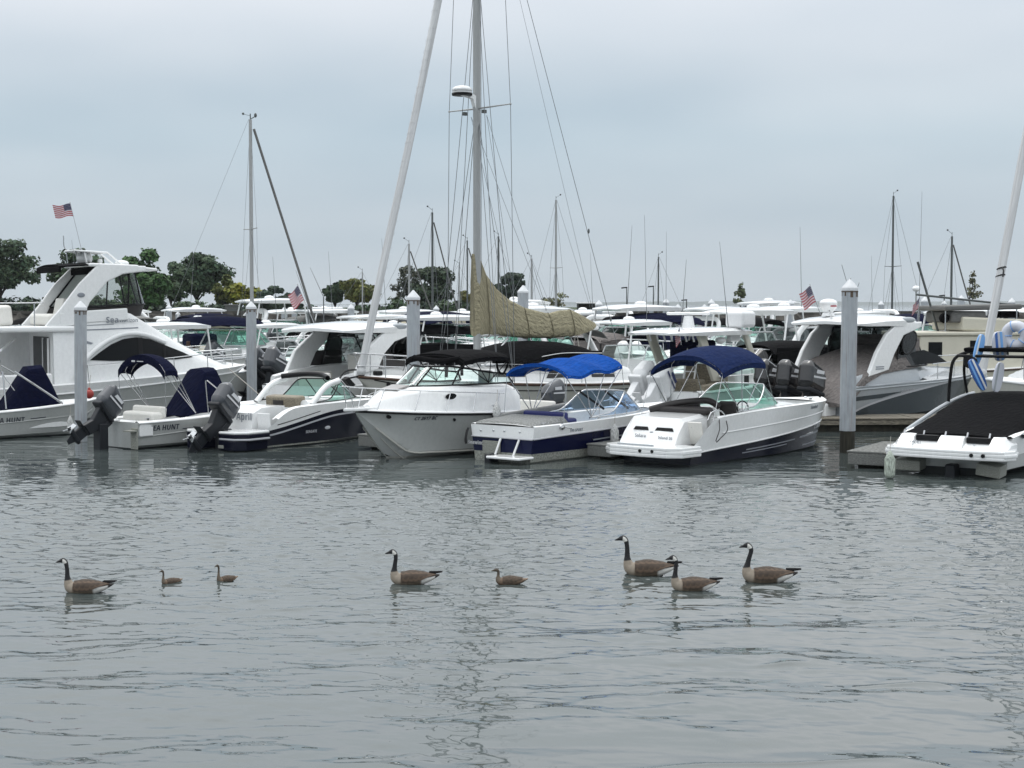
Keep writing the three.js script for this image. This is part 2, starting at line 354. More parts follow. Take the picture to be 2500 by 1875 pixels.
function screen(parent, base, top, cuts, glass, frame, r = .022, name = 'windshield') { // panes between the cuts, frame round them
  const curve = (f, n) => Array.from({ length: n + 1 }, (_, i) => f(i / n));
  const o = part(name, [tube(curve(top, 24), r, 6, 48), tube(curve(base, 24), r * .8, 6, 48), ...cuts.slice(1, -1).map(u => rod(base(u), top(u), r * .8)), rod(base(0), top(0), r), rod(base(1), top(1), r)], frame, parent);
  for (let i = 1; i < cuts.length; i++) part('pane', [surf((u, w) => { const q = lerp(cuts[i - 1], cuts[i], u), a = base(q), b = top(q); return [lerp(a[0], b[0], w), lerp(a[1], b[1], w), lerp(a[2], b[2], w)]; }, 8, 2)], glass, o);
  return o;
}
const horseshoe = (xa, xf, w, y, pow = .62) => (u) => { const a = (u - .5) * Math.PI, s = Math.sin(a); return [xa + (xf - xa) * Math.pow(Math.max(0, Math.cos(a)), pow), typeof y === 'function' ? y(u) : y, w * Math.sign(s) * Math.pow(Math.abs(s), .8)]; };
function bimini(parent, o, cloth, frame = M.alu) { // canopy over bent bows, feet on the gunwale
  const f = (u, v) => { const s = 2 * v - 1, e = Math.abs(s), k = o.ridge ?? 0; return [lerp(o.x0, o.x1, u) + (o.lean || 0) * (1 - e * e), o.y + o.crown * Math.sin(Math.PI * clamp(u, 0, 1)) + (o.rise || 0) * u + o.arch * (1 - Math.pow(e, 2.2)) - k * Math.pow(Math.sin(Math.PI * u * 2), 2) * (1 - e * e * .4) * .06 - .05 * sm(.86, 1, e), s * o.w]; };
  const top = part('canopy', [sheet(f, 18, 18, .02)], cloth, parent);
  part('valance', [1, 0].flatMap(v => sheet((u, k) => { const q = f(u, v), s = v ? 1 : -1; return [q[0], q[1] - k * (o.hang || .09), q[2] + s * .012 * k]; }, 12, 1, .012)).concat([0, 1].flatMap(u => sheet((v, k) => { const q = f(u, v); return [q[0] + (u ? .01 : -.01), q[1] - k * (o.hangEnd || .10), q[2]]; }, 14, 1, .012))), cloth, top);
  const bows = [];
  for (const u of o.bows || [0, .5, 1]) {
    const pts = Array.from({ length: 13 }, (_, i) => { const q = f(u, i / 12); return [q[0], q[1] - .035, q[2] * .99]; });
    bows.push(tube(pts, .014, 6, 30));
    for (const s of [1, -1]) { const q = f(u, s > 0 ? 1 : 0); bows.push(rod([q[0], q[1] - .05, q[2] * .99], [o.foot[0], o.foot[1], s * o.foot[2]], .014)); }
  }
  part('canopy_frame', bows, frame, parent);
  const straps = [];
  for (const s of [1, -1]) for (const [u, x, y] of o.straps || []) { const q = f(u, s > 0 ? 1 : 0); straps.push(rod([q[0], q[1] - .05, q[2]], [x, y, s * o.foot[2]], .009)); }
  if (straps.length) part('canopy_strap', straps, frame, parent);
  return top;
}
function seat(w, d, h, x, y, z, back = .5, dir = -1) { return [bx(d, h, w, x, y + h / 2, z, 0, 0, 0, .05), bx(.16, back, w, x + dir * (d / 2 - .05), y + h + back / 2 - .06, z, 0, 0, dir * -.12, .06)]; }
function rail(pts, posts, r = .014) { return [tube(pts, r, 6, pts.length * 6), ...posts.map(q => rod(q[0], q[1], r * .9))]; }
function hangingFender(label, p, len = .62, r = .11, m = M.fender, group) {
  const t = thing('boat_fender', label, 'fender', p, 0, group);
  part('fender_body', [turned([[.001, -len / 2], [r * .7, -len / 2 + .03], [r, -len / 2 + .12], [r, len / 2 - .14], [r * .55, len / 2 - .02], [r * .25, len / 2 + .05], [.001, len / 2 + .06]])], m, t);
  part('fender_line', [rod([0, len / 2 + .04, 0], [.02, len / 2 + .4, -.03], .008)], M.rope, t); return t;
}
function flag(name, label, p, yaw, w, h, poleLen, lean, droop, group) { // stripes and canton on a leaning staff, foot at p
  const t = thing(name, label, 'flag', p, yaw, group), tip = [-lean * poleLen, poleLen, 0];
  part('flagpole', [rod([0, 0, 0], tip, .014, .009), ball(.02, ...tip)], M.alu, t);
  const cloth = (u, v) => { const k = poleLen - .06 - (1 - v) * h, x = -lean * k; return [x - u * w * (1 - droop * .55), k - droop * u * w * .75 + .03 * Math.sin(u * 6 + v), .06 * Math.sin(u * 7 + v * 1.5) * u]; };
  for (let i = 0; i < 13; i++) { const a = i / 13, b = (i + 1) / 13, hi = i >= 6; part('stripe', [surf((u, v) => cloth(hi ? lerp(.42, 1, u) : u, lerp(a, b, v)), 8, 1)], i % 2 ? M.flagWhite : M.flagRed, t); }
  const c = part('canton', [surf((u, v) => cloth(u * .42, lerp(6 / 13, 1, v)), 5, 4)], M.flagBlue, t);
  const stars = [];
  for (let j = 0; j < 5; j++) for (let i = 0; i < 6; i++) { const q = cloth((i + .5) / 6 * .42, lerp(6 / 13, 1, (j + .5) / 5)); stars.push(ball(h * .022, ...q, 1, 1, .6, 5)); }
  part('stars', stars, M.flagWhite, c);
  return t;
}
// ------------------------------------------------------------------ the setting: water, sea wall, park, docks
const WAKES = [[207, 1447, 1], [1003, 1425, 1], [1578, 1403, 1], [1688, 1441, 1], [1868, 1420, 1], [416, 1426, .7], [551, 1421, .7], [1243, 1427, .7]].map(([px, py, s]) => { const p = onLevel(px, py); return [p.x, p.z, s]; });
function ripple(x, z) { // height of the harbour water
  const d = -z, w = 1 + .25 * noise(x * .15, z * .15, 4);
  const calm = sm(.1, .55, fbm(x * .09 + 3, z * .14, 2.2, 3) + .34 - .52 * sm(17, 30, d)); // 1 where the surface is glassy
  let h = .014 * noise(x * .35 + z * .08, z * .95, 1.1) + .009 * noise(x * .8 - z * .2, z * 1.9, 6.2);
  const fine = lerp(1, .16, calm);
  const far = (.8 + 1.4 * sm(17, 27, d)) * lerp(1, .12, sm(33, 40, d));
  h += sm(26, 17, d) * (.046 * noise(x * .42 + z * .12, z * 1.15, 21.4) + .012 * noise(x * .9 - z * .2, z * 2.3, 31.7)) ;
  h += fine * w * far * (.016 * noise(x * 1.9 + z * .7, z * 3.6, 3.1) + .0085 * noise(x * 4.4 - z * 1.1, z * 7.3, 7.7) + .003 * noise(x * 11, z * 14, 5.5));
  const r = noise(x * .55 + z * .35, z * 1.25, 9.4); // steep little crests, far apart
  h += .020 * Math.pow(Math.max(0, 1 - Math.abs(r) * 6), 2) * sm(.05, .3, noise(x * .3, z * .45, 15.3)) * sm(34, 24, d);
  for (const [gx, gz, s] of WAKES) { const a = x - gx, b = z - gz; if (a > -.5 && a < 3.2 && Math.abs(b) < 1.6) h += s * sm(3.2, .4, a) * sm(-.5, -.25, a) * (.010 * Math.exp(-Math.pow((Math.abs(b) - .12 - a * .2) / (.05 + a * .03), 2)) + .008 * noise(a * 7, b * 16, 2.2) * Math.exp(-b * b * 9)); }
  return h * sm(64, 50, d);
}
{
  const zs = [60, 20, 4, -4, -8]; let z = -11;
  while (z > -64) { zs.push(z); z -= .021 + .0011 * (-z - 11); }
  for (; z > -15000; z *= 1.25) zs.push(z);
  zs.push(-16000);
  const us = []; const N = 430;
  for (let i = 0; i <= N; i++) us.push(-1 + 2 * i / N);
  const ux = [-60, -8, -3, -1.6, ...us, 1.6, 3, 8, 60];
  const pos = new Float32Array(zs.length * ux.length * 3), idx = [];
  zs.forEach((zz, j) => ux.forEach((u, i) => {
    const half = .36 * Math.max(10, -zz) + 1.5, x = u * half, o = (j * ux.length + i) * 3;
    pos[o] = x; pos[o + 1] = zz < -10 && zz > -66 && Math.abs(u) <= 1.6 ? ripple(x, zz) : 0; pos[o + 2] = zz;
    if (i && j) { const d = j * ux.length + i, c = d - 1, b = d - ux.length, a = b - 1; idx.push(a, b, c, b, d, c); }
  }));
  const g = new THREE.BufferGeometry();
  g.setAttribute('position', new THREE.BufferAttribute(pos, 3)); g.setIndex(idx); g.computeVertexNormals();
  struct('water', g, mat(.055, .068, .067, { roughness: .03, ior: 1.85 }));
}
{ // low rock sea wall, the park behind it on the left, a far shore across the sound
  const WALL = 3.25;
  const rocky = (x0, x1, z0, h) => surf((u, v) => { const x = lerp(x0, x1, u), n = fbm(x * .9, v * 6, 3, 4); return [x, lerp(-.5, h, v) + n * .5 * Math.sin(v * 3.1), z0 + (1 - v) * 3.2 + n * 1.1]; }, 700, 10, .6);
  struct('sea_wall', [rocky(-75, 150, -190, WALL), bx(226, .35, 3, 37, WALL - .1, -191.3)], M.rock);
  struct('promenade', [bx(300, .5, 6, 25, WALL - .35, -195.8)], M.concrete);
  struct('park_lawn', [surf((u, v) => { const x = lerp(-130, 19, u), z = -198.6 - v * 120; return [x, WALL - .2 + v * .4 + fbm(x * .08, z * .08, 1, 3) * .6, z]; }, 60, 40)], mat(.05, .075, .028, { roughness: 1, map: T.speck }));
  struct('far_shore', [surf((u, v) => { const x = lerp(-3000, 5000, u); return [x, v * (16 + 14 * fbm(x * .0012, 1, 2, 5) + 5 * fbm(x * .02, 1, 2, 3)) * sm(-1300, 300, x), -7500 - v * 200]; }, 400, 3)], mat(.05, .065, .05, { roughness: 1 }));
}
function dockRun(name, p, yaw, len, wid, h, m = M.dockWood, n = 24) { // deck boards over a dark float
  const o = struct(name, [bx(len, .14, .05, len / 2, h - .12, wid / 2 + .02), bx(len, .14, .05, len / 2, h - .12, -wid / 2 - .02), bx(.05, .14, wid + .08, -.02, h - .12, 0)], m);
  part('float', [bx(len - .3, .5, wid - .25, len / 2, h - .42, 0)], M.dockDark, o);
  const b = len / n, shapes = [0, 1, 2].map(k => bx(b - .015, .04, wid + .06, 0, 0, 0, 0, 0, 0));
  for (let i = 0; i < n; i++) { const q = part('plank', shapes[i % 3], m, o); q.position.set((i + .5) * b, h + rr(-.006, .006), rr(-.02, .02)); }
  o.position.copy(v3(p)); o.rotation.y = yaw * Math.PI / 180; return o;
}
dockRun('main_dock', onLevel(1945, 1060, 0).setY(0).add(new THREE.Vector3(.3, 0, -1.8)), 4, 9, 1.9, .42, M.dockWood, 36);
{ // concrete finger ends
  const fg = (px, py, w, h, len, yaw, label, depth) => { const t = struct('finger_dock', [bx(len, h, w, len / 2, h / 2 + .08, 0, 0, 0, 0, .03)], M.concrete); const p = onLevel(px, py, 0); t.position.copy(p); t.rotation.y = yaw * Math.PI / 180; part('deck_edge', [bx(len, .05, w + .06, len / 2, h + .11, 0, 0, 0, 0, .015)], M.concrete, t); part('float', [bx(len - .4, .3, w - .3, len / 2 + .2, -.08, 0)], M.dockDark, t); return t; };
  fg(2118, 1144, 1.05, .30, 3.2, 60);
  fg(902, 1098, .9, .30, 6, 52);
  fg(1462, 1122, .8, .28, 6, 50);
  part('dock_line', [tube([[-.35, .45, .52], [.1, .40, .5], [.7, .5, .5], [1.1, .62, .55]], .012)], M.rope, scene.getObjectByName('finger_dock'));
}
function piling(label, px, depth, top, dia = .45, opt = {}) { // sleeved pile with a cone cap
  const p = at(px, 742, depth); p.y = 0;
  const t = thing('piling', label, 'piling', p, 0, 'white sleeved mooring pilings'), r = dia / 2;
  const seg = depth < 70 ? 28 : 12, bend = opt.lean || 0;
  part('sleeve', [turned([[r, opt.base || -.6], [r, top * .5], [r, top], [r * .9, top + .004]], 0, 0, 0, seg)], M.pile, t);
  if (opt.base) part('timber', [turned([[r * .93, -.8], [r * .95, opt.base + .02]], 0, 0, 0, seg)], M.dockDark, t);
  part('cap', [turned([[r * 1.05, top - .05], [r * 1.06, top + .02], [r * .98, top + .05], [.02, top + r * 1.25], [.001, top + r * 1.26]], 0, 0, 0, seg)], M.pileCap, t);
  if (depth < 70) part('cap_band', [new THREE.TorusGeometry(r * 1.01, .014, 6, 28).applyMatrix4(new THREE.Matrix4().makeRotationX(Math.PI / 2)).translate(0, top - .075, 0), ...Array.from({ length: 9 }, (_, i) => { const a = i * .7 + rnd() * .4; return bx(.03 + rnd() * .05, .05 + rnd() * .16, .006, Math.cos(a) * r * 1.0, top - .13, Math.sin(a) * r * 1.0, 0, Math.PI / 2 - a, 0); })], M.rust, t);
  t.rotation.z = bend; return t;
}
piling('white piling beside the flybridge yacht, left of the navy bimini', 193, 47.5, 4.06, .37, { lean: -.01 });
piling('white piling left of the grey outboards, at the bow of the flybridge yacht', 613, 61, 4.05, .40);
piling('tall white piling between the express cruiser and the walkaround boat', 1009, 50.5, 4.38, .43);
{
  const p = piling('tallest and nearest white piling, standing through the wooden dock', 2072, 43.9, 4.62, .445, { lean: -.006, base: .62 });
  part('bird_spike', [rod([-.1, 4.85, 0], [-.24, 5.3, 0], .008), rod([-.12, 4.66, 0], [.02, 4.92, .02], .01), rod([.2, 4.6, 0], [.26, 4.8, 0], .008)], M.wire, p);
}
piling('white piling behind the folded tan sail, near the red flag', 1462, 100, 4.15, .46);
piling('white piling under the tan sail cover, behind the blue tops', 1277, 72, 4.75, .50);
for (const [px, d, top, label] of [
  [412, 120, 3.9, 'small far piling right of the flybridge yacht'], [474, 128, 3.1, 'small far piling before the grey park hut'], [434, 150, 3.2, 'thin far piling left of the round tree'],
  [694, 118, 3.7, 'small far piling left of the drooping flag'], [719, 122, 3.6, 'small far piling just left of the drooping flag staff'], [857, 105, 3.9, 'far piling right of the yellow green tree'],
  [1626, 112, 4.3, 'far piling right of the radar on the hardtop'], [1655, 120, 3.9, 'far piling left of the white cowling box'], [1680, 170, 3.6, 'thin distant piling before the grey sea'],
  [1720, 150, 3.9, 'distant piling above the long white hardtop'], [1737, 108, 4.25, 'far piling with rusty cap, left of the pickup'], [1930, 100, 4.2, 'far piling right of the green bush'],
  [2258, 88, 4.35, 'piling behind the cream trawler'], [2347, 112, 4.55, 'far piling right of the thin dark mast'], [2151, 120, 4.15, 'far piling right of the tallest piling'],
  [2305, 135, 4.2, 'thin distant piling left of the dark mast'], [2470, 100, 4.3, 'far piling at the right edge behind the furled jib'], [1232, 118, 3.9, 'far piling just left of the tan sail cover boom'],
  [1590, 160, 3.6, 'thin distant piling near the blue sign'], [1065, 118, 3.8, 'far piling below the large dark tree']]) piling(label, px, d, top, .46);

// ------------------------------------------------------------------ trees: tapered trunk with limbs, crown of leaf sized faces in clumps
const leafMat = mat(1, 1, 1, { roughness: .8, vertexColors: true, side: THREE.DoubleSide, transmission: 0 });
const barkMat = mat(.075, .06, .048, { roughness: 1, map: T.bark });
function tree(name, label, px, py, depth, height, width, o = {}) {
  const p = at(px, py, depth), t = thing(name, label, 'tree', p, 0, o.group);
  const trunk = [], tips = [], th = height * (o.trunk ?? .35);
  const base = new THREE.Vector3(), lean = new THREE.Vector3(rr(-.06, .06) * height, 0, 0);
  const fork = new THREE.Vector3(0, th, 0).add(lean);
  trunk.push(rod(base, fork, height * .028, height * .018, 7));
  const nb = o.limbs || 7;
  for (let i = 0; i < nb; i++) {
    const a = i / nb * 6.28 + rr(-.4, .4), k = rr(.5, 1), up = o.cone ? rr(.05, 1) : rr(.25, 1);
    const w = o.cone ? (1.05 - up) : Math.sqrt(Math.max(.05, 1 - Math.pow((up - .42) / .62, 2)));
    const e = new THREE.Vector3(Math.cos(a) * width / 2 * k * w * 1.08, lerp(th * 1.05, height * .96, up), Math.sin(a) * width / 2 * k * w * .8);
    const s = o.cone ? new THREE.Vector3(0, e.y * .8, 0) : fork.clone().multiplyScalar(rr(.75, 1)), m = s.clone().lerp(e, .5).add(new THREE.Vector3(0, height * .04, 0));
    trunk.push(rod(s, m, height * .012, height * .008, 5), rod(m, e, height * .008, height * .003, 5)); tips.push(e, m);
  }
  trunk.push(rod(fork, [lean.x, height * .8, 0], height * .016, height * .005, 6));
  part('trunk', trunk, barkMat, t);
  const N = (o.leaves || 1500) * (o.cone || name === 'sapling' ? 1 : 2.2) | 0, pos = [], col = [], nor = [], clumps = [];
  for (const e of tips) for (let k = 0; k < (o.per || 3); k++) clumps.push([e.clone().add(new THREE.Vector3(rr(-.5, .5) * width * .2, rr(-.3, .5) * height * .12, rr(-.5, .5) * width * .2)), rr(.6, 1.1) * (o.clump || .17) * width, rr(.75, 1.25)]);
  const c = o.color || [.03, .055, .02], ls = (o.leaf || .34);
  for (let i = 0; i < N; i++) {
    const [q, r, tone] = clumps[Math.floor(rnd() * clumps.length)];
    const d = new THREE.Vector3(rr(-1, 1), rr(-1, 1) * (o.flat || .7), rr(-1, 1)); if (d.length() > 1) d.normalize();
    const P = q.clone().addScaledVector(d, r), n = d.clone().add(new THREE.Vector3(rr(-.8, .8), rr(-.2, 1.2), rr(-.8, .8))).normalize();
    const a = new THREE.Vector3(rr(-1, 1), rr(-1, 1), rr(-1, 1)).cross(n).normalize().multiplyScalar(ls * rr(.5, 1.1)), b = n.clone().cross(a).multiplyScalar(rr(.5, .9));
    const A = P.clone().add(a), B = P.clone().add(b), C = P.clone().sub(a), D = P.clone().sub(b), k = tone * rr(.8, 1.25), y = rr(.85, 1.15);
    for (const V of [A, B, C, A, C, D]) { pos.push(V.x, V.y, V.z); nor.push(n.x, n.y, n.z); col.push(c[0] * k * y, c[1] * k, c[2] * k / y); }
  }
  const g = new THREE.BufferGeometry();
  g.setAttribute('position', new THREE.Float32BufferAttribute(pos, 3)); g.setAttribute('normal', new THREE.Float32BufferAttribute(nor, 3)); g.setAttribute('color', new THREE.Float32BufferAttribute(col, 3));
  const cr = new THREE.Mesh(g, leafMat); cr.name = 'crown'; cr.userData.kind = 'stuff'; cr.castShadow = cr.receiveShadow = true; t.add(cr);
  return t;
}
const PXM = (d) => d / 3800;
function treePx(name, label, px, top, base, depth, wpx, o) { return tree(name, label, px, base, depth, (base - top) * PXM(depth), wpx * PXM(depth), o); }
const DK = [.034, .064, .024], MID = [.045, .085, .026], YG = [.16, .165, .018], PINE = [.022, .042, .024];
treePx('shade_tree', 'large dark tree cut by the left edge, behind the yacht flybridge', 5, 588, 775, 205, 140, { color: [.042, .072, .034], leaves: 3200, limbs: 11, per: 4 });
treePx('shade_tree', 'low dark tree seen through the flybridge enclosure', 190, 612, 775, 215, 110, { color: DK, leaves: 1500, limbs: 8 });
treePx('shade_tree', 'dense deep green tree right of the yacht flybridge', 348, 612, 800, 195, 120, { color: [.028, .078, .014], leaves: 3600, limbs: 13, per: 4, trunk: .16 });
treePx('shade_tree', 'dark spreading tree between the deep green tree and the round crown', 420, 658, 785, 210, 80, { color: DK, leaves: 1500, limbs: 8 });
treePx('round_tree', 'tallest round crowned tree left of the sailboat mast', 486, 624, 790, 215, 122, { color: [.036, .066, .030], leaves: 3600, limbs: 13, per: 4, trunk: .42 });
treePx('yellow_tree', 'yellow green tree touching the left sailboat mast', 592, 688, 775, 208, 78, { color: YG, leaves: 1700, limbs: 9, trunk: .3 });
treePx('yellow_tree', 'pale yellow tree between the round crown and the mast', 548, 676, 780, 212, 62, { color: [.085, .10, .022], leaves: 1100, limbs: 8, trunk: .3 });
treePx('pine_tree', 'low dark pine right of the left sailboat mast', 672, 705, 785, 204, 100, { color: PINE, leaves: 1700, limbs: 9, flat: .4, trunk: .2 });
treePx('pine_tree', 'squat dark bush at the foot of the slanting furled sail', 705, 728, 790, 206, 70, { color: PINE, leaves: 900, limbs: 7, trunk: .15 });
treePx('shade_tree', 'small dark tree just left of the yellow tree by the white furled jib', 818, 696, 775, 206, 62, { color: [.026, .050, .022], leaves: 1300, limbs: 8 });
treePx('yellow_tree', 'yellow green tree behind the white furled jib', 873, 688, 775, 203, 90, { color: [.095, .105, .022], leaves: 1800, limbs: 9, trunk: .38 });
treePx('shade_tree', 'airy grey green tree left part of the big dark tree', 1000, 648, 775, 214, 80, { color: [.060, .068, .045], leaves: 1000, limbs: 9, leaf: .22 });
treePx('shade_tree', 'big dark tree behind the three thin masts', 1062, 655, 790, 207, 112, { color: [.026, .046, .022], leaves: 3200, limbs: 12, per: 4, trunk: .25 });
treePx('yellow_tree', 'small yellow bush left of the tan sail cover', 1140, 715, 775, 205, 50, { color: [.10, .10, .022], leaves: 700, limbs: 6 });
treePx('pine_tree', 'dark pine with level branches above the tan sail cover', 1242, 664, 790, 208, 92, { color: PINE, leaves: 2400, limbs: 12, flat: .38, trunk: .3, clump: .15 });
treePx('sapling', 'thin pale sapling above the tan sail cover', 1355, 716, 770, 200, 84, { color: [.13, .13, .055], leaves: 340, limbs: 8, leaf: .24, trunk: .35, clump: .09 });
treePx('sapling', 'young leafy sapling behind the dark pickup', 1808, 692, 765, 200, 42, { color: [.085, .105, .05], leaves: 420, limbs: 10, leaf: .22, trunk: .3, clump: .12, cone: true });
treePx('sapling', 'young pale sapling left of the right hand furled jib', 2373, 664, 768, 200, 46, { color: [.12, .125, .07], leaves: 440, limbs: 10, leaf: .2, trunk: .3, clump: .12, cone: true });
treePx('shade_tree', 'low green bush right of the dark pickup', 1905, 748, 775, 196, 52, { color: [.06, .085, .02], leaves: 500, limbs: 6, trunk: .15 });
treePx('shade_tree', 'low green hedge left of the tall lamp post', 1512, 758, 776, 196, 50, { color: [.05, .07, .02], leaves: 420, limbs: 6, trunk: .15 });
treePx('shade_tree', 'dark bush before the grey park hut', 640, 740, 785, 205, 80, { color: PINE, leaves: 1100, limbs: 8, trunk: .15 });

[[40, 740, 130, PINE], [110, 735, 120, DK], [250, 730, 120, DK], [330, 748, 110, MID], [400, 742, 90, PINE], [470, 748, 110, DK], [540, 752, 80, PINE], [625, 748, 90, PINE], [700, 742, 100, PINE], [900, 752, 90, DK], [980, 740, 110, DK], [1050, 735, 100, PINE], [1100, 742, 90, DK], [1180, 748, 80, PINE]].forEach(([px, top, w, c], i) => treePx('hedge_bush', ['dark', 'low', 'dense', 'thick', 'shadowy', 'broad', 'small'][i % 7] + ' green bush below the park trees, ' + ['behind the flybridge at the far left', 'behind the flybridge arch', 'behind the vinyl enclosure', 'below the deep green tree', 'right of the deep green tree', 'below the round crown', 'below the pale yellow tree', 'behind the white piling at left', 'below the dark pine', 'right of the yellow green tree', 'left of the tall piling cap', 'below the big dark tree', 'left of the tall mast', 'by the sail cover'][i], px, top, 778, 202 + i % 3, w, { color: c, leaves: 700, limbs: 8, trunk: .12, flat: .9 }));

// ------------------------------------------------------------------ on the sea wall and in the park
function lamp(label, px, top, base, depth) {
  const h = (base - top) * PXM(depth), t = thing('street_lamp', label, 'street lamp', at(px, base, depth), 0, 'lamp posts along the sea wall');
  part('post', [rod([0, 0, 0], [0, h, 0], .09, .06, 8)], M.darkMast, t);
  part('lamp_head', [bx(.75, .16, .3, -.3, h + .02, 0, 0, 0, .1, .06)], M.black, t);
}
lamp('tall dark lamp post left of the blue sign', 1530, 703, 772, 190);
lamp('thin lamp post beside the thin mast over the hardtop', 1595, 700, 766, 196);
lamp('short lamp post right of the far pilings', 1676, 733, 766, 200);
lamp('short lamp post right of the cream trawler', 2305, 722, 766, 196);
{
  const t = thing('road_sign', 'small blue square sign on the sea wall', 'sign', at(1566, 770, 190), 0);
  part('sign_panel', [bx(.5, .8, .04, 0, .65, .06)], mat(.02, .05, .17), t); part('post', [rod([0, -.3, 0], [0, 1, 0], .04)], M.steel, t);
}
{
  const p = at(1832, 767, 193), t = thing('pickup_truck', 'dark blue pickup parked on the sea wall behind the sapling', 'pickup truck', p, 180);
  const blue = mat(.016, .022, .04, { roughness: .35, clearcoat: .6 });
  part('body', [plate([[-1.9, .35], [1.85, .35], [1.9, .62], [1.75, .86], [.75, .92], [-1.85, .92], [-1.9, .6]], -.85, .85, .06), plate([[-.75, .9], [.85, .9], [.35, 1.45], [-.65, 1.47]], -.74, .74, .08)], blue, t);
  for (const s of [1, -1]) { part('side_window', [plate([[-.6, .96], [.62, .96], [.3, 1.36], [-.55, 1.37]], s > 0 ? .735 : -.75, s > 0 ? .75 : -.735)], M.darkGlass, t); for (const x of [-1.2, 1.15]) part('wheel', [new THREE.CylinderGeometry(.36, .36, .24, 16).rotateX(Math.PI / 2).translate(x, .36, s * .76)], M.rubber, t); }
  part('windscreen', [bx(.03, .5, 1.3, .64, 1.16, 0, 0, 0, .73)], M.darkGlass, t);
  const b = thing('park_hut', 'grey block hut among the park trees', 'hut', at(565, 788, 200), 8);
  part('wall', [bx(1.6, 2.2, 1.6, 0, 1.1, 0)], mat(.14, .145, .14, { map: T.speck, roughness: .95 }), b); part('roof', [bx(1.8, .16, 1.8, 0, 2.28, 0, 0, 0, 0, .04)], M.greyCloth, b); part('door', [bx(.7, 1.7, .06, .2, .86, .82)], M.darkMast, b);
  const w = thing('camper_van', 'white camper behind the drooping flag', 'camper', at(800, 778, 197), 4);
  part('body', [bx(3.9, 1.25, 1.7, 0, .85, 0, 0, 0, 0, .16)], M.gel, w); part('side_window', [bx(1.3, .34, .03, .5, 1.12, .86)], M.darkGlass, w);
  for (const x of [-1.2, 1.2]) part('wheel', [new THREE.CylinderGeometry(.3, .3, .2, 14).rotateX(Math.PI / 2).translate(x, .28, .78)], M.rubber, w);
  const k = thing('park_shelter', 'dark flat roofed shelter right of the tan sail boom', 'shelter', at(1437, 778, 197), 0);
  part('roof', [bx(3.2, .14, 2.2, 0, 2.0, 0, 0, 0, 0, .04)], M.gel, k); part('wall', [bx(2.9, .9, .1, 0, .45, .6), bx(2.9, 1.9, .1, 0, .95, -.9)], M.dockDark, k); for (const x of [-1.4, 1.4]) part('post', [rod([x, 0, 1], [x, 2, 1], .06)], M.darkMast, k);
  for (const [px, wpx, hue, label, yaw] of [[452, 34, [.03, .035, .05], 'dark car parked behind the far pilings at left', 5], [1490, 40, [.02, .02, .022], 'dark car parked left of the tall lamp post', -4], [1660, 30, [.10, .09, .075], 'grey car parked behind the white cowling box', 3]]) {
    const c = thing('parked_car', label, 'car', at(px, 776, 199), yaw, 'cars parked along the sea wall'), m = mat(...hue, { roughness: .3, clearcoat: .7 });
    part('body', [plate([[-2, .3], [2, .3], [2.05, .6], [1.9, .8], [1, .85], [.5, 1.3], [-.9, 1.32], [-1.5, .88], [-2.05, .82]], -.8, .8, .08)], m, c);
    part('side_window', [plate([[-1.1, .88], [.8, .88], [.4, 1.24], [-.8, 1.25]], .79, .805)], M.darkGlass, c);
    for (const x of [-1.25, 1.25]) part('wheel', [new THREE.CylinderGeometry(.33, .33, .22, 16).rotateX(Math.PI / 2).translate(x, .33, .74)], M.rubber, c);
  }
}
// ------------------------------------------------------------------ the front row
const turnDir = (yaw) => { const a = yaw * Math.PI / 180; return new THREE.Vector3(Math.cos(a), 0, -Math.sin(a)); };
const byBow = (px, py, depth, L, yaw) => at(px, py, depth).setY(0).addScaledVector(turnDir(yaw), -L);
const byMid = (px, depth) => at(px, 742, depth).setY(0);

function hullParts(t, H, o) { // hull bottom, topsides, transom, rub rail
  const { lo, m, m2, split, boot = .10 } = o;
  const vb = (q) => H.vOf(q, boot), vs = split ? (q) => H.vOf(q, split(q)) : 1;
  part('hull_bottom', [H.patch(0, 1, 0, vb, 0, 40, 8, .35), H.transom(0, H.vOf(0, boot))], lo, t);
  part('hull', [H.patch(0, 1, vb, vs, 0, 44, 10, .35), H.transom(H.vOf(0, boot), split ? H.vOf(0, split(0)) : 1)], m, t);
  if (split) part('topsides', [H.patch(0, 1, vs, 1, 0, 44, 5, .35), H.transom(H.vOf(0, split(0)), 1)], m2, t);
}

